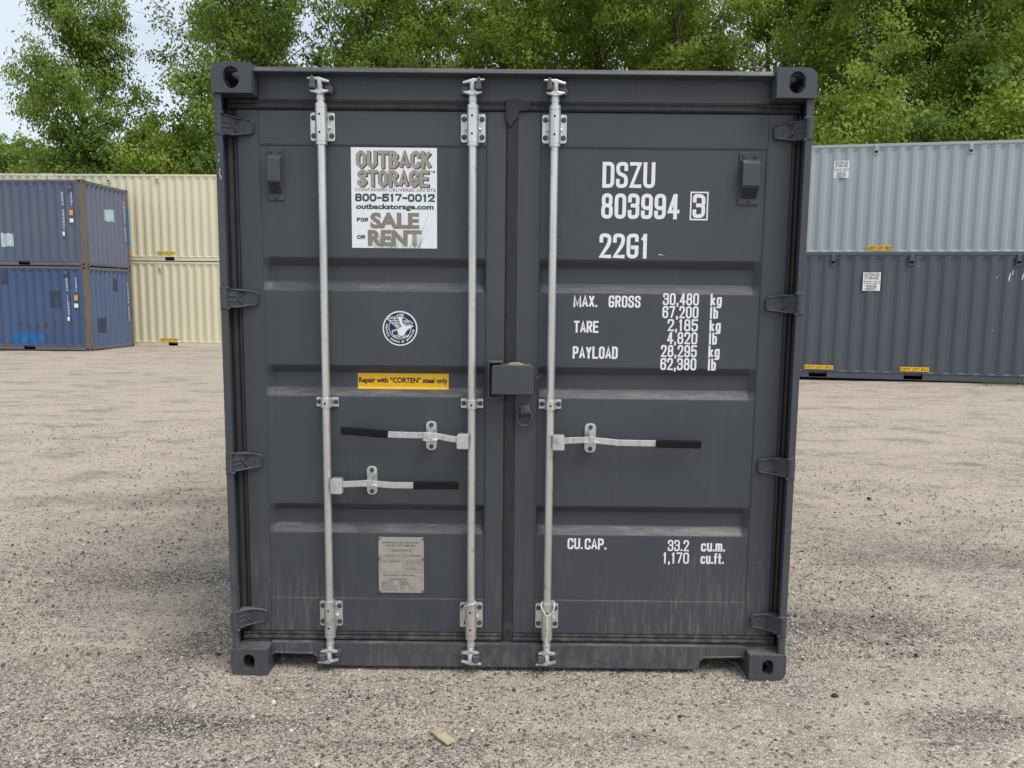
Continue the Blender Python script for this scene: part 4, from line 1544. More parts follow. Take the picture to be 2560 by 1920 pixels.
# ---- yellow repair decal
d0 = at(894.6, 928, DF + 0.03); d1 = at(1121.7, 973, DF + 0.03)
dc = empty('repair_decal', (0, 0, 0)); dc.parent = box
ydec = DF + 0.005 + 0.036
d0 = at(894.6, 928.5, ydec); d1 = at(1121.7, 968, ydec)
mb = MB()
zf = 1.2665
mb.box(d0[0], d1[0], ydec - 0.0012, ydec - 0.0002, max(d1[1], zf), d0[1])
low = [(d0[0], zf - 0.0), (d1[0], zf)]
mb.quadlist([(d0[0], ydec - 0.0012, max(d1[1], zf)), (d1[0], ydec - 0.0012, max(d1[1], zf)), (d1[0], ydec - 0.0085, max(d1[1], zf) - 0.010), (d0[0], ydec - 0.0085, max(d1[1], zf) - 0.010)], [(0, 3, 2, 1)])
mb.build('decal_sheet', M['yellow'], dc)
hgt = d0[1] - d1[1]
font_text('Repair with \u201cCORTEN\u201d steel only', d0[0] + 0.004, d0[1] - 0.047, d1[0] - 0.004, ydec - 0.0018, 0.0215, M['blackprint'], dc, 0.036)

# ---- data plate
dp = empty('data_plate', (0, 0, 0)); dp.parent = box
p0 = at(946, 1342, PY); p1 = at(1060, 1482, PY)
X0, X1, Z0, Z1 = p0[0], p1[0], p1[1], p0[1]
mb = MB(); mb.box(X0, X1, PY - 0.003, PY, Z0, Z1); mb.build('plate_sheet', M['plate'], dp, 0.001)
yp = PY - 0.0036
def PX(u): return X0 + (u - 160) / 1025.0 * (X1 - X0)
def PZ(v): return Z1 - (v - 205) / 1285.0 * (Z1 - Z0)
def plate_line(s, u0, v, u1, hpx, bold=0.0):
    font_text(s, PX(u0), PZ(v), PX(u1), yp, hpx / 1285.0 * (Z1 - Z0), M['etch'], dp, bold)
plate_line('APPROVED FOR TRANSPORT', 245, 350, 1100, 42, 0.012)
plate_line('UNDER CUSTOMS SEAL', 315, 415, 1025, 42, 0.012)
plate_line('USA/340-AB/18', 440, 525, 905, 40, 0.005)
plate_line('MODEL', 195, 640, 280, 18)
plate_line('DSZ-01-18', 330, 645, 500, 30, 0.01)
plate_line("MANUFACTURER'S NO.", 545, 622, 875, 22)
plate_line('OF THE CONTAINER', 545, 668, 845, 22)
plate_line('DSZU 8039943', 895, 645, 1125, 30, 0.012)
plate_line("OWNER'S NO.", 205, 782, 400, 24)
plate_line('DSZU 803994 3', 420, 782, 655, 34, 0.014)
plate_line('TIMBER COMPONENT TREATMENT', 775, 775, 1135, 20, 0.01)
plate_line('IM / TRIADIMEFON 400 / 2018', 795, 812, 1125, 20, 0.01)
plate_line('SEA CONTAINERS', 770, 920, 1005, 20, 0.01)
plate_line('CONTAINER MANUFACTURING', 770, 952, 1130, 20, 0.01)
plate_line('CSC SAFETY APPROVAL', 265, 1102, 990, 42, 0.012)
plate_line('USA/AB-340/18', 415, 1190, 790, 36, 0.005)
for i, (a, b, c) in enumerate((('DATE MANUFACTURED', '10/2018', ''), ('IDENTIFICATION NO.', 'DSZU 803994', ''), ('MAXIMUM OPERATING GROSS MASS', '30,480 kg', '67,200 lb'), ('ALLOWABLE STACKING LOAD FOR 1.8 g', '192,000 kg', '423,280 lb'), ('TRANSVERSE RACKING TEST FORCE', '150,000', 'newtons'))):
    v = 1248 + i * 48
    plate_line(a, 222, v, (500, 495, 550, 580, 585)[i], 24, 0.012)
    plate_line(b, 640, v, (800, 850, 765, 765, 720)[i], 24, 0.014)
    if c:
        plate_line(c, 825, v, 965, 20, 0.005)
def plate_box(u0, v0, u1, v1):
    t = 0.0006
    a, b, c, d = PX(u0), PX(u1), PZ(v1), PZ(v0)
    return [[(a, d - t), (b, d - t), (b, d), (a, d)], [(a, c), (b, c), (b, c + t), (a, c + t)], [(a, c + t), (a + t, c + t), (a + t, d - t), (a, d - t)], [(b - t, c + t), (b, c + t), (b, d - t), (b - t, d - t)]]
lines = []
for r in ((370, 470, 975, 540), (190, 706, 1165, 1020), (195, 732, 715, 992), (735, 732, 1160, 842), (735, 866, 1160, 992), (365, 1145, 850, 1200), (980, 1128, 1145, 1432), (620, 1218, 825, 1252), (620, 1264, 890, 1300), (300, 610, 525, 655), (885, 610, 1145, 650)):
    lines += plate_box(*r)
poly_flat(lines, yp, 'plate_ruling', M['etch'], dp)
for u, v in ((180, 242), (1172, 242), (178, 692), (1172, 700), (182, 1462), (1170, 1458)):
    mb = MB(); mb.cyl((PX(u), yp + 0.001, PZ(v)), (PX(u), yp - 0.0045, PZ(v)), 0.0058, 0.0036, 10); mb.build('rivet', M['keeper'], dp)

# ---- cords tied to the bars
def cord(name, strands, label):
    mb = MB()
    for pts in strands:
        sm = []
        P = [Vector(p) for p in pts]
        for i in range(len(P) - 1):
            a, b, c, d = P[max(i - 1, 0)], P[i], P[i + 1], P[min(i + 2, len(P) - 1)]
            for k in range(6):
                t = k / 6
                sm.append(0.5 * ((2 * b) + (c - a) * t + (2 * a - 5 * b + 4 * c - d) * t * t + (3 * b - a - 3 * c + d) * t ** 3))
        sm.append(P[-1])
        mb.tube(sm, 0.0032, 6)
        # twisted lay
        ph = 0.0
        tw = []
        for i, p in enumerate(sm):
            tw.append(p + Vector((math.cos(i * 1.1) * 0.0016, -0.0010, math.sin(i * 1.1) * 0.0016)))
        mb.tube(tw, 0.0024, 5)
    o = mb.build(name, M['cord'])
    tag(o, label, 'cord', 'cords tied to the locking bars')
    return o


def L3(lst): return [(at(px, py, Y)[0], Y, at(px, py, Y)[1]) for px, py, Y in lst]


cord('cord', [L3([(1188, 1504, 0.055), (1188, 1508, 0.030), (1180, 1512, 0.022), (1170, 1514, 0.026), (1163, 1517, 0.050), (1158, 1521, 0.060), (1160, 1528, 0.066), (1166, 1525, 0.060), (1163, 1517, 0.058)]),
              L3([(1188, 1504, 0.055), (1178, 1502, 0.085), (1168, 1506, 0.075), (1163, 1514, 0.055), (1161, 1524, 0.060), (1158, 1540, 0.070), (1154, 1556, 0.074), (1153, 1564, 0.074), (1156, 1565, 0.072), (1158, 1556, 0.070), (1161, 1540, 0.066), (1163, 1528, 0.060)])],
     'white cord knotted and looped round the middle locking bar at its lower bracket')
cord('cord', [L3([(1385, 1505, 0.056), (1386, 1516, 0.030), (1382, 1530, 0.024), (1375, 1537, 0.022), (1368, 1541, 0.018), (1361, 1533, 0.022), (1355, 1522, 0.026), (1353, 1513, 0.036), (1356, 1505, 0.060), (1365, 1502, 0.085), (1376, 1501, 0.085), (1385, 1505, 0.056)]),
              L3([(1368, 1540, 0.020), (1368, 1556, 0.020), (1367, 1575, 0.022), (1366, 1595, 0.026), (1366, 1608, 0.022), (1367, 1614, 0.020)]),
              L3([(1369.5, 1540, 0.017), (1366.5, 1558, 0.016), (1368.5, 1578, 0.019), (1365, 1598, 0.022), (1367.5, 1612, 0.019)])],
     'twisted white cord looped over the right locking bar and hanging past its bracket')

# ------------------------------------------------------------------ the other containers of the yard
BWD = 2.438


def ray_dir(px, py):
    return Vector(_fwd * F + _r2 * (px - 1280.0) - _u2 * (py - 960.0))


class Box:
    """stacked container: local x along the length, y into the depth, z up; the long side at y=0 faces the yard"""
    def __init__(self, label, loc, rz, L, H, mats, pockets=(), old=False, detail=True, group=None, wall_end=None):
        self.loc, self.rz, self.L, self.H = Vector(loc), rz, L, H
        self.o = empty('shipping_container', loc, rz)
        tag(self.o, label, 'container', group)
        wall, rail, post = mats
        P = self.o
        wend = wall_end or wall
        v, f = corrugated(L - 0.24, 0.155, H - 0.075, taper=0.10)
        mb = MB(); mb.quadlist([(0.12 + x, 0.014 + y, z) for x, y, z in v], f); mb.build('side_wall', wall, P)
        mb = MB(); mb.quadlist([(L - 0.12 - x, BWD - 0.014 - y, z) for x, y, z in v], f); mb.build('side_wall', wall, P)
        ve, fe = corrugated(BWD - 0.24, 0.10, H - 0.10, 0.236, 0.060)
        mb = MB(); mb.quadlist([(L - 0.012 - y, 0.12 + x, z) for x, y, z in ve], fe); mb.build('end_wall', wend, P)
        mb = MB(); mb.quadlist([(0.012 + y, BWD - 0.12 - x, z) for x, y, z in ve], fe); mb.build('end_wall', wend, P)
        mb = MB(); mb.box(0.05, L - 0.05, 0.05, BWD - 0.05, H - 0.035, H - 0.022); mb.build('roof', wall, P)
        mb = MB(); mb.box(0.05, L - 0.05, 0.07, BWD - 0.07, 0.10, 0.14); mb.build('floor', M['keeper'], P)
        for yy in (0.0, BWD - 0.06):
            mb = MB()
            mb.box(0.16, L - 0.16, yy + 0.003, yy + 0.057, H - 0.080, H - 0.014)
            mb.build('top_rail', rail, P, 0.006)
        for yy, sg in ((0.0, 1), (BWD, -1)):
            mb = MB()
            segs, x = [], 0.16
            for (a, b) in sorted(pockets):
                segs.append((x, a)); x = b
            segs.append((x, L - 0.16))
            for a, b in segs:
                mb.box(a, b, *sorted((yy + sg * 0.020, yy + sg * 0.030)), 0.028, 0.148)
            mb.box(0.16, L - 0.16, *sorted((yy + sg * 0.006, yy + sg * 0.060)), 0.1485, 0.158)
            mb.box(0.16, L - 0.16, *sorted((yy + sg * 0.008, yy + sg * 0.060)), 0.018, 0.0275)
            mb.build('bottom_rail', rail, P, 0.003)
        for (a, b) in pockets:
            mb = MB()
            for z0, z1 in ((0.030, 0.034), (0.142, 0.146)):
                mb.box(a, b, 0.031, BWD - 0.031, z0, z1)
            for x in (a, b - 0.006):
                mb.box(x, x + 0.006, 0.031, BWD - 0.031, 0.035, 0.141)
            mb.build('fork_pocket', M['hole'], P)
        for xx in (0.0, L - 0.06):
            mb = MB(); mb.box(xx + 0.002, xx + 0.058, 0.165, BWD - 0.165, H - 0.105, H - 0.016); mb.build('end_rail', rail, P, 0.006)
            mb = MB(); mb.box(xx + 0.002, xx + 0.058, 0.165, BWD - 0.165, 0.022, 0.120); mb.build('end_rail', rail, P, 0.006)
        for cx in (0, 1):
            for cy in (0, 1):
                def X(t): return L - t if cx else t
                def Yv(t): return BWD - t if cy else t
                mb = MB()
                mb.box(*sorted((X(0.004), X(0.15))), *sorted((Yv(0.004), Yv(0.030))), 0.118, H - 0.118)
                mb.box(*sorted((X(0.004), X(0.030))), *sorted((Yv(0.030), Yv(0.15))), 0.118, H - 0.118)
                mb.build('corner_post', post, P, 0.004)
                for z0 in (0.0, H - 0.118):
                    mb = MB()
                    mb.box(*sorted((X(0.0), X(0.178))), *sorted((Yv(0.0), Yv(0.162))), z0, z0 + 0.118)
                    c = mb.build('corner_casting', post, P, 0.010)
                    if detail:
                        mb = MB()
                        hx, hz = 0.090, z0 + 0.059
                        pts = [(X(hx) + 0.040 * math.cos(R_(a)), hz + 0.028 * math.sin(R_(a))) for a in range(0, 360, 30)]
                        yq = Yv(-0.0012)
                        mb.quadlist([(p[0], yq, p[1]) for p in pts], [tuple(range(12))])
                        hy = 0.080
                        pts = [(Yv(hy) + 0.030 * math.cos(R_(a)), hz + 0.036 * math.sin(R_(a))) for a in range(0, 360, 30)]
                        xq = X(-0.0012)
                        mb.quadlist([(xq, p[0], p[1]) for p in pts], [tuple(range(12))])
                        h = mb.build('casting_hole', M['hole'], c)

    def local(self, px, py, side='front', off=0.0):
        """photograph pixel -> local (x, z) on the long side, or (y, z) on the right end wall"""
        d = ray_dir(px, py)
        o = Vector(CAM)
        Rm = Matrix.Rotation(-self.rz, 3, 'Z')
        dl, ol = Rm @ d, Rm @ (o - self.loc)
        if side == 'front':
            t = (off - ol.y) / dl.y
            q = ol + dl * t
            return q.x, q.z
        t = (self.L - off - ol.x) / dl.x
        q = ol + dl * t
        return q.y, q.z

    def vent(self, px, py, mat, s=1.0):
        x, z = self.local(px, py)
        P = self.o
        mb = MB()
        mb.box(x - 0.048 * s, x + 0.048 * s, -0.004, 0.013, z - 0.13 * s, z + 0.105 * s)
        v = mb.build('ventilator', mat, P, 0.003)
        mb = MB()
        mb.prism([(-0.004, z + 0.085 * s), (-0.034, z + 0.072 * s), (-0.036, z - 0.045 * s), (-0.0045, z - 0.085 * s)], x - 0.036 * s, x + 0.036 * s, 'x')
        mb.build('vent_hood', mat, v, 0.004)
        mb = MB()
        mb.quadlist([(x - 0.03 * s, -0.0365, z - 0.048 * s), (x + 0.03 * s, -0.0365, z - 0.048 * s), (x + 0.03 * s, -0.0065, z - 0.088 * s), (x - 0.03 * s, -0.0065, z - 0.088 * s)], [(0, 1, 2, 3)])
        mb.build('vent_mouth', M['hole'], v)

    def lift_decal(self, px0, py0, px1, py1):
        x0, z1 = self.local(px0, py0)
        x1, z0 = self.local(px1, py1)
        e = empty('lift_decal', (0, 0, 0)); e.parent = self.o
        mb = MB(); mb.box(x0, x1, 0.0095, 0.0125, z0, z1); mb.build('decal_sheet', M['yellow'], e)
        put_text('EMPTY LIFT ONLY', x0 + 0.012, z0 + 0.02, x1 - 0.012, z1 - 0.02, 0.0088, M['blackprint'], e, 0.17, gap=0.16)


# two cream stacks at the back left (each 6 m, high)
CRZ = math.atan2(-0.030, 1.0)
CH = 2.896
jx, jy = -15.80, 23.05
cr_l = jx + 0.03
creams = []
Lc = 6.058
ux, uy = math.cos(CRZ), math.sin(CRZ)
poc = ((Lc / 2 - 1.04 - 0.16, Lc / 2 - 1.04 + 0.16), (Lc / 2 + 1.04 - 0.16, Lc / 2 + 1.04 + 0.16))
CM = (M['cream'], M['cream'], M['cream'])
ox, oy = jx + 0.02 * ux, jy + 0.02 * uy
cz0 = -0.150
cream_lo = Box('lower cream container standing on the gravel beside the blue stack', (ox, oy, cz0), CRZ, Lc, CH, CM, poc, detail=False, group='cream containers')
cream_hi = Box('upper cream container beside the blue stack', (ox, oy, cz0 + CH + 0.003), CRZ, Lc, CH, CM, poc, detail=False, group='cream containers')
bx_, by_ = ox - (Lc + 0.06) * ux, oy - (Lc + 0.06) * uy
cream_lo2 = Box('lower cream container behind the blue stack, hidden by it', (bx_, by_, cz0), CRZ, Lc, CH, CM, poc, detail=False, group='cream containers')
cream_hi2 = Box('upper cream container at the left edge, only its top showing above the faded blue one', (bx_, by_, cz0 + CH + 0.003), CRZ, Lc, CH, CM, poc, detail=False, group='cream containers')
for px, py in ((272, 447), (393, 445)):
    cream_hi.vent(px, py, M['cream'])
cream_lo.vent(400, 669, M['cream'])
cream_hi.lift_decal(392, 628.5, 437, 636)
cream_lo.lift_decal(401, 845.5, 445, 853)

# the blue stack
BRZ = math.atan2(-0.06, 1.0)
corner = Vector((-13.03, 20.20))
ub = Vector((math.cos(BRZ), math.sin(BRZ)))
Lb, Hb = 6.058, 2.591
o2 = corner - ub * Lb
bz0 = -0.130
pocb = ((Lb / 2 - 1.05 - 0.18, Lb / 2 - 1.05 + 0.18), (Lb / 2 + 1.05 - 0.18, Lb / 2 + 1.05 + 0.18))
blue_lo = Box('bright blue container with rusty corner posts, lower one of the left stack', (o2.x, o2.y, bz0), BRZ, Lb, Hb, (M['blue_low'], M['rail_old'], M['rustpost']), pocb, group='blue containers', wall_end=M['blue_end2'])
blue_hi = Box('faded slate blue container with rusty corner posts, upper one of the left stack', (o2.x, o2.y, bz0 + Hb + 0.004), BRZ, Lb, Hb, (M['blue_up'], M['rail_old'], M['rustpost']), pocb, group='blue containers', wall_end=M['blue_end'])


def stacked(bx, txt, px0, py0, px1, py1, wpx, side='front', mat='white'):
    """upright letters one under the other, from (px0,py0) down to (px1,py1)"""
    n = len(txt)
    mb = MB()
    off = 0.010
    for i, ch in enumerate(txt):
        if ch == ' ':
            continue
        t0, t1 = (i + 0.10) / n, (i + 0.88) / n
        a = bx.local(px0 + (px1 - px0) * t0, py0 + (py1 - py0) * t0, side)
        b = bx.local(px0 + (px1 - px0) * t1, py0 + (py1 - py0) * t1, side)
        e = bx.local(px0 + (px1 - px0) * t0 + wpx, py0 + (py1 - py0) * t0, side)
        h, w = a[1] - b[1], abs(e[0] - a[0])
        rib, wd = stroke_text(ch, h, w, 0.2 * min(h, w))
        for v, f in rib:
            if side == 'front':
                mb.quadlist([(a[0] + p.x, off, b[1] + p.y) for p in v], f)
            else:
                mb.quadlist([(bx.L - off, a[0] + p.x, b[1] + p.y) for p in v], f)
    mb.build('lettering', M[mat], bx.o)


def patch(bx, pts, mat, side='front', name='paint_patch', off=0.008):
    q = [bx.local(px, py, side) for px, py in pts]
    mb = MB()
    if side == 'front':
        mb.quadlist([(a, off, z) for a, z in q], [tuple(range(len(q)))])
    else:
        mb.quadlist([(bx.L - off, a, z) for a, z in q], [tuple(range(len(q)))])
    return mb.build(name, mat, bx.o)


stacked(blue_hi, 'GESU 288801', 152, 479, 158, 576, 4.6)
stacked(blue_hi, '22G1', 174, 480, 177, 516, 4.6)
patch(blue_hi, [(156, 579), (161.5, 579), (162, 589), (156.5, 589)], M['white'], name='check_digit_panel')
patch(blue_hi, [(170.5, 466), (177, 466), (177.5, 476.5), (171, 476.5)], M['white'], name='check_digit_panel')
patch(blue_hi, [(172.5, 525), (182, 525), (182.5, 538), (173, 538)], M['orange'], name='decal')
patch(blue_hi, [(173.5, 546), (183, 546), (183.5, 556), (174, 556)], M['white'], name='decal')
stacked(blue_lo, 'GESU 110888', 163, 694, 170, 789, 4.6)
stacked(blue_lo, '22G1', 186, 694, 189, 731, 4.6)
patch(blue_lo, [(168, 792), (174, 792), (174.5, 802), (168.5, 802)], M['white'], name='check_digit_panel')
patch(blue_lo, [(185, 738), (194, 738), (194.5, 751), (185.5, 751)], M['orange'], name='decal')
patch(blue_lo, [(185, 759), (195, 759), (195.5, 769), (185.5, 769)], M['white'], name='decal')
stacked(blue_hi, '288801 GESU', 308, 505, 314, 605, 2.6, 'end')
stacked(blue_lo, '110888 GESU', 318, 705, 323, 803, 2.6, 'end')


def wall_patch(bx, pts_px, mat, side='front'):
    """touch-up paint that follows the pressed sheet: a copy of the sheet's own faces inside a rectangle, 1.5 mm proud"""
    q = [bx.local(px, py, side) for px, py in pts_px]
    a0, a1 = min(p[0] for p in q), max(p[0] for p in q)
    z0, z1 = min(p[1] for p in q), max(p[1] for p in q)
    L, H = bx.L, bx.H
    if side == 'front':
        v, f = corrugated(L - 0.24, 0.155, H - 0.075, taper=0.10); dep = 0.036
    else:
        v, f = corrugated(BWD - 0.24, 0.10, H - 0.10, 0.236, 0.060); dep = 0.045
    prof = sorted({(round(x + 0.12, 5), round(y, 5)) for x, y, z in v if abs(z - (0.185 if side == 'front' else 0.13)) < 1e-4})
    xs = [p for p in prof if a0 < p[0] < a1]

    def yat(x):
        for p, r in zip(prof[:-1], prof[1:]):
            if p[0] <= x <= r[0]:
                return p[1] + (r[1] - p[1]) * (x - p[0]) / max(r[0] - p[0], 1e-9)
        return 0.0
    xs = [(a0, yat(a0))] + xs + [(a1, yat(a1))]
    rnd = random.Random(int(a0 * 1000))
    mb = MB()
    jit = [(rnd.uniform(-0.03, 0.03), rnd.uniform(-0.04, 0.04)) for _ in xs]
    if side == 'front':
        vv = [(x, 0.014 + y - 0.0018, z0 + j[0]) for (x, y), j in zip(xs, jit)] + [(x, 0.014 + y - 0.0018, z1 + j[1]) for (x, y), j in zip(xs, jit)]
    else:
        vv = [(L - 0.012 - y + 0.0018, x, z0 + j[0]) for (x, y), j in zip(xs, jit)] + [(L - 0.012 - y + 0.0018, x, z1 + j[1]) for (x, y), j in zip(xs, jit)]
    n = len(xs)
    mb.quadlist(vv, [(i, i + 1, n + i + 1, n + i) for i in range(n - 1)])
    mb.build('paint_patch', mat, bx.o)


wall_patch(blue_hi, [(0, 582), (32, 616)], M['patch_pale'])
wall_patch(blue_hi, [(261, 523), (291, 556)], M['patch_pale'], 'end')
wall_patch(blue_lo, [(120, 727), (151, 772)], M['patch_dark'])
wall_patch(blue_lo, [(0, 678), (17, 712)], M['patch_dark'])
wall_patch(blue_lo, [(283, 698), (297, 730)], M['patch_dark'], 'end')
wall_patch(blue_lo, [(249, 795), (268, 832)], M['patch_dark'], 'end')
wall_patch(blue_lo, [(30, 830), (108, 860)], M['patch_blue'])
# bright blue paint brushed over the back corner post
a = blue_hi.local(324, 530, 'end'); b = blue_hi.local(334, 622, 'end')
mb = MB(); mb.box(Lb - 0.0035, Lb - 0.0015, BWD - 0.145, BWD - 0.01, b[1], a[1]); mb.build('paint_patch', M['patch_blue'], blue_hi.o)
rnd = random.Random(21)
rust = plain('rust_scab', (0.10, 0.055, 0.030), 0.95, var=0.5, scale=14)
for i, px in enumerate((51, 72, 94, 115, 138, 158, 181)):
    x, z = blue_lo.local(px, 812 + rnd.uniform(-3, 5))
    pts = []
    for k in range(9):
        aa = 2 * math.pi * k / 9
        pts.append((x + rnd.uniform(0.02, 0.05) * math.cos(aa), 0.0125, z + rnd.uniform(0.05, 0.11) * math.sin(aa)))
    mb = MB(); mb.quadlist(pts, [tuple(range(9))]); mb.build('rust_patch', rust, blue_lo.o)
for px, py in ((165, 684), (174, 470)):
    (blue_lo if py > 600 else blue_hi).vent(px, py, M['rail_old'], 0.8)

# the two rows on the right: a dark one in front, a pale one on the stack behind it
u_r = Vector((0.980, -0.199)).normalized()
RRZ = math.atan2(u_r.y, u_r.x)
n_r = Vector((-u_r.y, u_r.x))
Lr, Hr = 12.192, 2.591
A = Vector((6.0, 12.55))
tmp = Box.__new__(Box)
tmp.loc, tmp.rz, tmp.L = Vector((A.x, A.y, 0.03)), RRZ, Lr
xp1, _ = tmp.local(2045, 930); xp2, _ = tmp.local(2284, 935)
mid = (xp1 + xp2) / 2
O1 = A + u_r * (mid - Lr / 2)
def pk(c): return (c - 0.175, c + 0.175)
dark_r = Box('dark slate grey container standing on the gravel at right, front row', (O1.x, O1.y, 0.055), RRZ, Lr, Hr, (M['slate'], M['slate'], M['slate']),
             (pk(Lr / 2 - (xp2 - xp1) / 2), pk(Lr / 2 + (xp2 - xp1) / 2)), detail=False, group='grey containers in the right rows')
O2 = O1 + n_r * (BWD + 0.10)
tmp.loc = Vector((O2.x, O2.y, 0))
y1, _ = tmp.local(2198, 640); 
O2 = O2 + u_r * (y1 + 1.04 - Lr / 2 - 2.08)
under_r = Box('slate grey container of the rear row, hidden behind the dark front one', (O2.x, O2.y, 0.045), RRZ, Lr, Hr, (M['slate'], M['slate'], M['slate']), (), detail=False, group='grey containers in the right rows')
pale_r = Box('pale blue-grey container of the rear row, showing above the dark one', (O2.x, O2.y, 0.045 + Hr + 0.003), RRZ, Lr, Hr, (M['pale'], M['pale'], M['pale']),
             (pk(Lr / 2 - 1.04), pk(Lr / 2 + 1.04)), detail=False, group='grey containers in the right rows')
for px, py in ((2083, 647), (2280, 647), (2548, 647)):
    dark_r.vent(px, py, M['slate'])
for px, py in ((2191, 372), (2428, 369)):
    pale_r.vent(px, py, M['pale'])
dark_r.lift_decal(2011, 911.5, 2083, 924)
dark_r.lift_decal(2250.5, 917, 2323, 930)
pale_r.lift_decal(2166.5, 614, 2231, 626)
pale_r.lift_decal(1956, 614, 2020, 624)
a = dark_r.local(2159, 681); b = dark_r.local(2200, 727)
sale_sticker(dark_r.o, a[0], b[1], b[0], a[1], 0.0128, True)
a = pale_r.local(2086.5, 402); b = pale_r.local(2122, 444)
sale_sticker(pale_r.o, a[0], b[1], b[0], a[1], 0.0128, True)
# chipped paint on the dark one
for px, py, w, h in ((2525, 690, 0.02, 0.20), (2533, 680, 0.012, 0.12), (2493, 693, 0.010, 0.05), (2481, 826, 0.012, 0.03), (2558, 690, 0.02, 0.14), (2296, 665, 0.015, 0.02)):
    x, z = dark_r.local(px, py)
    mb = MB(); mb.quadlist([(x - w, 0.0126, z - h * .3), (x, 0.0126, z - h * 0.6), (x + w, 0.0126, z + h * .2), (x + w * .4, 0.0126, z + h * .4)], [(0, 1, 2, 3)])
    mb.build('paint_chip', M['palegrey'], dark_r.o)

# ------------------------------------------------------------------ trees
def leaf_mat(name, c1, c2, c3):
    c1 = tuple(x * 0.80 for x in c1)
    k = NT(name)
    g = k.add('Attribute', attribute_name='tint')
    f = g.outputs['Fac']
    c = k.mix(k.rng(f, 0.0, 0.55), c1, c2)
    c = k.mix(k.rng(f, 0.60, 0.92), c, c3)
    k.base(c)
    k.set(0.55, 0, 0.35)
    tr = k.add('BsdfTranslucent')
    bright = k.mix(0.5, c, c3)
    k.link(bright, tr.inputs['Color'])
    mx = k.add('MixShader')
    mx.inputs[0].default_value = 0.42
    k.link(k.b.outputs[0], mx.inputs[1])
    k.link(tr.outputs[0], mx.inputs[2])
    k.link(mx.outputs[0], k.out.inputs['Surface'])
    return k.m


def bark_mat():
    k = NT('bark')
    f = k.noise(k.opos((9, 9, 1.5)), 1.0, 5, 0.7)
    k.base(k.mix(k.rng(f, 0.35, 0.65), (0.035, 0.030, 0.024), (0.11, 0.095, 0.078)))
    k.set(0.95, 0, 0.2)
    k.bump(f, 0.6, 0.03)
    return k.m


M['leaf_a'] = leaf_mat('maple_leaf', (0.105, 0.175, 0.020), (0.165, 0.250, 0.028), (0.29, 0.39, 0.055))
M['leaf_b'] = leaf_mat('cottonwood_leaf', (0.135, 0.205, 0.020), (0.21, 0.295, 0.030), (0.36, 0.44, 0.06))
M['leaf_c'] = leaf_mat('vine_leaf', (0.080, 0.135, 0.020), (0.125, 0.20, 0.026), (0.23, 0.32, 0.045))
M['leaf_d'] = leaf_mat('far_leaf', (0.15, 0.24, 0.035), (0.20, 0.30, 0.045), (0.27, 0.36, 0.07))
M['bark'] = bark_mat()


def leaves_mesh(name, C, D, N, ln, wd, mat, tint):
    """one folded leaf (two triangles) for every centre C, pointing along D, with upper side N"""
    S = np.cross(D, N)
    S /= np.linalg.norm(S, axis=1, keepdims=True) + 1e-9
    N2 = np.cross(S, D)
    n = len(C)
    V = np.empty((n, 4, 3))
    V[:, 0] = C - D * ln[:, None] * 0.5
    V[:, 1] = C + S * wd[:, None] * 0.5 + N2 * wd[:, None] * 0.16
    V[:, 2] = C + D * ln[:, None] * 0.5 - N2 * ln[:, None] * 0.12
    V[:, 3] = C - S * wd[:, None] * 0.5 + N2 * wd[:, None] * 0.16
    me = bpy.data.meshes.new(name)
    me.vertices.add(n * 4)
    me.vertices.foreach_set('co', V.ravel())
    b = np.arange(n)[:, None] * 4
    tri = np.concatenate([b + np.array([[0, 1, 2]]), b + np.array([[0, 2, 3]])], 1).reshape(-1)
    me.loops.add(n * 6)
    me.loops.foreach_set('vertex_index', tri.astype(np.int32))
    me.polygons.add(n * 2)
    me.polygons.foreach_set('loop_start', np.arange(0, n * 6, 3, dtype=np.int32))
    me.update(calc_edges=True)
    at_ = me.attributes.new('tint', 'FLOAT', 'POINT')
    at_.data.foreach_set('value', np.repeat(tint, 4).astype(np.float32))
    me.materials.append(mat)
    return me


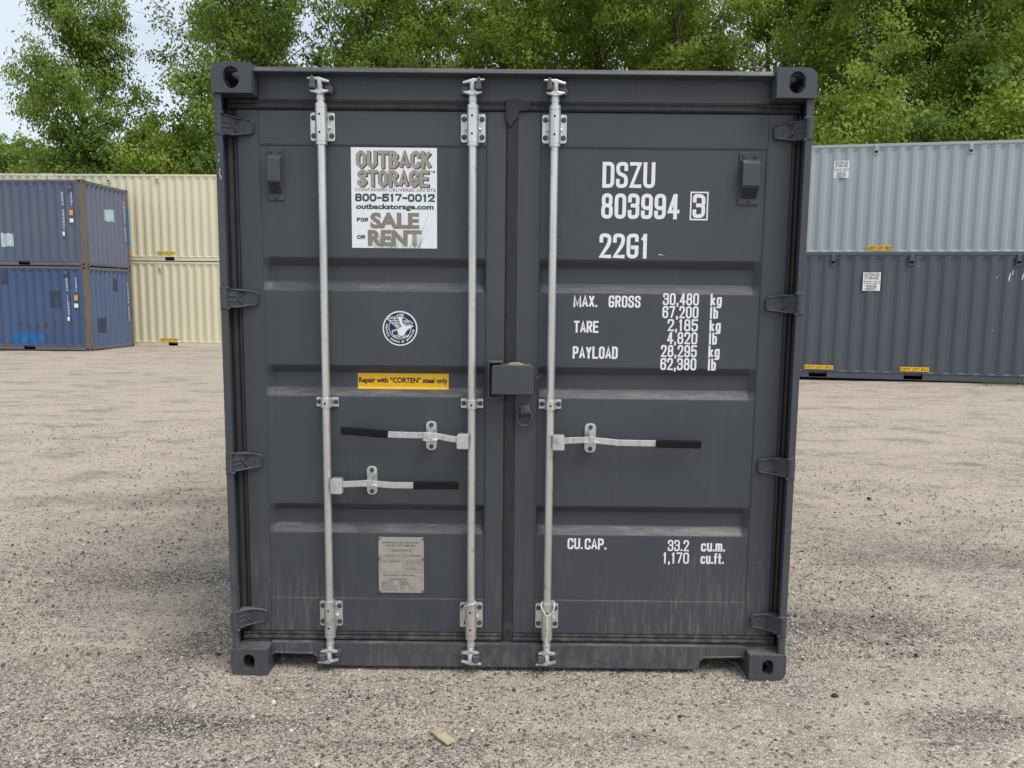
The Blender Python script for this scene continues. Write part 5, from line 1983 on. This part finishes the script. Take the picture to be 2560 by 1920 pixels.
def tree_meshes(seed, H, R, cb, n_limb, n_leaf, leaf, mat, lean=0.0, sparse=0.0, stems=1, top_r=0.35):
    rs = np.random.RandomState(seed)
    wood = MB()
    cl_c, cl_d, cl_w, cl_t = [], [], [], []
    for s in range(stems):
        hx = H * (1.0 - 0.12 * s * rs.rand())
        az = rs.rand() * 6.28
        sp = 0.0 if stems == 1 else 0.10
        tp = []
        nseg = 9
        off = np.zeros(3)
        for i in range(nseg + 1):
            t = i / nseg
            off = off + np.array([rs.randn() * 0.10, rs.randn() * 0.10, 0]) * (H / 15)
            tp.append(np.array([math.cos(az) * sp * hx * t + lean * hx * t * t, math.sin(az) * sp * hx * t, hx * t * 0.97]) + off * t)
        r0 = H * 0.0135 * (1.0 if stems == 1 else 0.7)
        wood.tube([tuple(p) for p in tp], [r0 * (1.25 if i == 0 else (1 - 0.93 * i / nseg)) + 0.01 for i in range(nseg + 1)], 7)

        def trunk(t):
            a = min(int(t * nseg), nseg - 1)
            u = t * nseg - a
            return tp[a] * (1 - u) + tp[a + 1] * u
        nl = max(6, n_limb // stems)
        for i in range(nl):
            t = cb + (0.98 - cb) * ((i + rs.rand() * 0.8) / nl)
            tt = (t - cb) / (1 - cb)
            env = R * (0.62 + 0.55 * math.sin(math.pi * min(1, tt ** 0.75 * 0.95 + 0.02))) * (1 - (1 - top_r) * tt ** 3)
            ln = env * rs.uniform(0.65, 1.12)
            a = i * 2.39996 + rs.randn() * 0.5
            el = R_(rs.uniform(8, 38) + 30 * tt)
            p = trunk(t)
            d = np.array([math.cos(a) * math.cos(el), math.sin(a) * math.cos(el), math.sin(el)])
            pts = [p]
            for q in range(5):
                d = d + np.array([rs.randn() * 0.12, rs.randn() * 0.12, 0.03 - 0.05 * q * (1 - tt)])
                d /= np.linalg.norm(d)
                pts.append(pts[-1] + d * ln / 5)
            lr = max(0.02, r0 * 0.36 * (1 - 0.6 * tt))
            wood.tube([tuple(x) for x in pts], [lr * (1 - 0.17 * q) for q in range(6)], 5, caps=False)
            nb = 6 + int(ln * 1.6)
            for j in range(nb):
                u = rs.uniform(0.22, 1.0)
                k = min(int(u * 5), 4)
                b = pts[k] * (1 - (u * 5 - k)) + pts[k + 1] * (u * 5 - k)
                dd = d * 0.5 + rs.randn(3) * 0.55 + np.array([0, 0, 0.12])
                dd /= np.linalg.norm(dd)
                bl = ln * rs.uniform(0.16, 0.34) + 0.25
                e = b + dd * bl
                if rs.rand() < 0.55:
                    wood.tube([tuple(b), tuple((b + e) / 2 + rs.randn(3) * 0.05), tuple(e)], [lr * 0.34, lr * 0.22, 0.006], 4, caps=False)
                if rs.rand() < sparse:
                    continue
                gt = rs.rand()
                nc = 2 + int(bl / 0.34)
                for q in range(nc):
                    c = b + (e - b) * ((q + 0.8) / nc) + rs.randn(3) * 0.10
                    cl_c.append(c); cl_d.append(dd); cl_w.append(rs.uniform(0.7, 1.4)); cl_t.append(gt)
    cl_c, cl_d, cl_w, cl_t = np.array(cl_c), np.array(cl_d), np.array(cl_w), np.array(cl_t)
    pick = rs.choice(len(cl_c), n_leaf, p=cl_w / cl_w.sum())
    sig = 0.24 * cl_w[pick][:, None] * np.array([[1.0, 1.0, 0.50]])
    along = rs.rand(n_leaf, 1) * 0.9 - 0.25
    C = cl_c[pick] + rs.randn(n_leaf, 3) * sig + cl_d[pick] * along * 0.42 * cl_w[pick][:, None] - np.array([[0, 0, 0.30]]) * along ** 2
    C[:, 2] = np.maximum(C[:, 2], 0.25)
    D = cl_d[pick] * 0.55 + rs.randn(n_leaf, 3) * 0.38 + np.array([[0, 0, -0.75]])
    D /= np.linalg.norm(D, axis=1, keepdims=True)
    N = rs.randn(n_leaf, 3) * 0.35 + np.array([[0, 0, 0.75]]) + C * np.array([[1, 1, 0]]) / (np.linalg.norm(C[:, :2], axis=1, keepdims=True) + 0.3) * 0.75
    ln = leaf * rs.uniform(0.7, 1.3, n_leaf)
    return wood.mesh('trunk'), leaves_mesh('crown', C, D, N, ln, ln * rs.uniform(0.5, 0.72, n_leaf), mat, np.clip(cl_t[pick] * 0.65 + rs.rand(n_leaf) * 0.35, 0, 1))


PROTO = {}


def proto(key):
    if key not in PROTO:
        spec = {
            'solo': (3, 14.3, 3.1, 0.36, 40, 30000, 0.155, 'leaf_a', 0.03, 0.25, 1, 0.85),
            'airy': (8, 19.0, 4.2, 0.18, 40, 19000, 0.165, 'leaf_a', 0.0, 0.45, 3, 0.5),
            'full': (12, 19.0, 4.8, 0.14, 42, 40000, 0.165, 'leaf_a', 0.0, 0.42, 1, 0.5),
            'broad': (17, 17.0, 5.4, 0.10, 42, 48000, 0.16, 'leaf_b', 0.0, 0.40, 2, 0.6),
            'tall': (23, 21.0, 4.4, 0.15, 42, 34000, 0.165, 'leaf_b', 0.0, 0.42, 2, 0.5),
            'under': (31, 6.5, 2.9, 0.03, 26, 15000, 0.155, 'leaf_c', 0.0, 0.0, 3, 0.7),
            'under2': (37, 7.5, 3.2, 0.03, 28, 18000, 0.155, 'leaf_b', 0.0, 0.0, 3, 0.7),
            'far': (41, 14.0, 5.5, 0.08, 36, 22000, 0.34, 'leaf_d', 0.0, 0.0, 1, 0.6),
        }[key]
        s = list(spec)
        s[7] = M[s[7]]
        w, l = tree_meshes(*s)
        w.materials.append(M['bark'])
        PROTO[key] = (w, l)
    return PROTO[key]


def tree(key, px, Y, scale, rz, label, group='trees behind the yard', cat='tree', name='tree', sz=None):
    d = Y - CAM[1]
    x = CAM[0] + (px - 1280.0) / F * d * 1.006
    z = 0.00684 * max(-40, min(40, x)) - 0.00206 * min(Y, 60)
    r = empty(name, (x, Y, z - 0.02), rz)
    r.scale = (scale, scale, sz or scale)
    tag(r, label, cat, group)
    w, l = proto(key)
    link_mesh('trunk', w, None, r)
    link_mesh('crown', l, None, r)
    return r


T = tree
T('solo', 226, 29.5, 0.80, 0.4, 'tree with a ragged crown standing alone against the sky at left', sz=0.97)
T('airy', 545, 31.5, 1.0, 1.1, 'airy many-stemmed tree right of the lone left tree, sky showing through')
T('airy', 730, 33.0, 1.02, 3.9, 'thin-stemmed tree behind the left upper corner of the grey container')
T('full', 900, 32.0, 1.0, 0.7, 'dense dark tree behind the top edge left of the middle locking bar')
T('tall', 1090, 34.5, 1.0, 2.0, 'tall tree rising behind the middle of the grey container')
T('broad', 1270, 31.0, 1.0, 3.1, 'broad yellow-green tree above the gap between the two doors')
T('full', 1480, 32.5, 1.0, 4.2, 'dense tree above the right door, between two paler ones')
T('broad', 1700, 30.0, 1.0, 5.3, 'bright broad tree above the container number')
T('tall', 1880, 30.5, 0.98, 0.9, 'tall tree with a dark trunk behind the right upper corner')
T('broad', 2080, 26.5, 0.92, 1.7, 'bright leafy tree directly right of the grey container')
T('full', 2270, 28.0, 0.95, 2.9, 'deep green tree above the pale container')
T('broad', 2450, 25.5, 0.92, 4.6, 'yellow-green tree at the right edge above the pale container')
T('tall', 2620, 29.0, 0.98, 5.1, 'tall tree half cut by the right edge of the picture')
# second row: darker wood behind
for px, Y, k, s, a, lab in ((640, 41, 'full', 1.02, 1.0, 'tree in the second row seen through the airy left trees'),
                            (1000, 42, 'full', 1.05, 2.5, 'tree in the second row behind the left door'),
                            (1380, 42, 'broad', 1.2, 0.3, 'tree in the second row behind the two inner locking bars'),
                            (1620, 41, 'full', 1.05, 4.0, 'tree in the second row behind the container number'),
                            (1980, 39, 'full', 1.08, 5.6, 'tree in the second row behind the right upper corner'),
                            (2360, 38, 'broad', 1.15, 2.2, 'tree in the second row above the pale container'),
                            (2640, 38, 'full', 1.05, 3.3, 'tree in the second row beyond the right edge')):
    T(k, px, Y, s, a, lab, 'trees of the second row')
# undergrowth behind the containers
for px, Y, k, s, a, lab in ((205, 29.0, 'under', 1.15, 0.2, 'dark bush at the foot of the lone left tree'),
                            (330, 29.2, 'under', 1.12, 1.6, 'dark bush above the blue stack, right of the lone tree'),
                            (440, 29.6, 'under2', 1.02, 2.4, 'paler bush above the cream stack'),
                            (545, 29.0, 'under', 1.12, 3.3, 'dark bush beside the left upper hinge of the grey container'),
                            (2110, 22.4, 'under2', 1.02, 0.9, 'bush behind the pale container, next to the grey one'),
                            (2290, 22.2, 'under', 1.10, 2.0, 'dark bush behind the middle of the pale container'),
                            (2490, 21.8, 'under2', 1.0, 4.4, 'yellow-green bush behind the right end of the pale container')):
    T(k, px, Y, s, a, lab, 'bushes behind the containers', 'bush', 'bush')
for i, (px, where) in enumerate(((660, 'left vertical edge'), (790, 'left locking bar'), (930, 'sale sticker'), (1080, 'left handle'), (1230, 'door gap'), (1390, 'right locking bar'), (1540, 'container number'), (1700, 'boxed check digit'), (1850, 'right ventilator'), (1980, 'right hinges'))):
    T(('under', 'under2')[i % 2], px, 27.5 + 1.2 * (i % 3), 1.0 + 0.06 * (i % 4), i * 1.7, 'bush of the wood edge, hidden behind the grey container at its ' + where, 'bushes of the wood edge', 'bush', 'bush')
# far trees in the gap at left
for px, Y, k, s, a, lab in ((-40, 58, 'far', 0.98, 0.0, 'far pale tree at the left edge of the picture'),
                            (60, 62, 'far', 1.00, 1.5, 'far pale tree in the gap left of the lone tree'),
                            (150, 57, 'far', 0.86, 3.0, 'far pale tree just left of the lone tree'),
                            (20, 46, 'far', 0.62, 4.4, 'low yellow-green tree in front of the far pale ones'),
                            (420, 60, 'far', 1.05, 2.2, 'far tree behind the airy left trees')):
    T(k, px, Y, s, a, lab, 'far trees in the gap at left')

# ------------------------------------------------------------------ small things on the gravel
def on_ground(px, py): 
    x, y = atg(px, py)
    return Vector((x, y, gz(x, y) if abs(x) > 1.5 or y > 0 else 0.0))


wood_m = plain('weathered_pale_wood', (0.42, 0.345, 0.235), 0.9, var=0.25, scale=40)
pts = [(1080, 1837), (1098, 1833), (1108, 1836), (1140, 1860), (1118, 1868), (1094, 1852)]
q = [on_ground(*p) for p in pts]
mb = MB(); mb.prism([(p.x, p.y) for p in q], q[0].z + 0.006, q[0].z + 0.014, 'z')
o = mb.build('wood_chip', wood_m, None, 0.001)
tag(o, 'pale splintered wood chip lying on the gravel in the foreground', 'wood chip')
a, b = on_ground(1034, 1792), on_ground(1060, 1757)
mb = MB(); mb.tube([a + Vector((0, 0, 0.006)), (a + b) / 2 + Vector((0.003, 0, 0.009)), b + Vector((0, 0, 0.007))], [0.004, 0.0045, 0.003], 6)
o = mb.build('straw', wood_m)
tag(o, 'thin dry stalk lying on the gravel left of the wood chip', 'stalk')
asp = plain('broken_asphalt', (0.035, 0.034, 0.034), 0.9, var=0.35, scale=70)


def lump_mesh(seed):
    rs = random.Random(seed)
    bm = bmesh.new()
    bmesh.ops.create_icosphere(bm, subdivisions=2, radius=1.0)
    for v in bm.verts:
        v.co *= rs.uniform(0.72, 1.12)
        v.co.z *= 0.6
    me = bpy.data.meshes.new('asphalt_lump')
    bm.to_mesh(me); bm.free()
    me.materials.append(asp)
    return me


lm_ = [lump_mesh(s) for s in (1, 2, 3)]
for i, (px, py, r, where) in enumerate(((2086, 1737, 0.016, 'in front of the right lower corner casting'), (1176, 1774, 0.010, 'right of the dry stalk'), (546, 1640, 0.018, 'touching the left side of the lower left corner casting'), (572, 1660, 0.012, 'just below another, by the lower left corner casting'),
        (2172, 1248, 0.02, 'far out on the sand right of the lowest handle height'), (400, 1700, 0.011, 'in the left foreground'), (2290, 1640, 0.013, 'near the right edge of the foreground'), (1700, 1790, 0.010, 'in front of the right door'), (820, 1800, 0.009, 'in front of the left locking bar'))):
    p = on_ground(px, py)
    o = bpy.data.objects.new('asphalt_lump', lm_[i % 3])
    COL.objects.link(o)
    o.location = (p.x, p.y, p.z + r * 0.35)
    o.scale = (r, r * 0.8, r)
    o.rotation_euler = (0, 0, i * 1.3)
    tag(o, 'small black asphalt lump ' + where, 'asphalt lump', 'black lumps on the gravel')

# weeds along the foot of the dark container
rs = np.random.RandomState(4)
mb = MB()
for i in range(200):
    px = rs.uniform(2450, 2560) + rs.randn() * 12
    base = on_ground(px, rs.uniform(958, 966))
    h = rs.uniform(0.03, 0.11)
    a = rs.rand() * 6.28
    w = 0.006
    t = base + Vector((math.cos(a) * h * 0.6, math.sin(a) * h * 0.6, h))
    mb.quadlist([base + Vector((w, 0, 0)), base - Vector((w, 0, 0)), t], [(0, 1, 2)])
o = mb.build('weeds', M['leaf_d'])
tag(o, 'low green weeds along the foot of the dark container', 'weeds', kind='stuff')
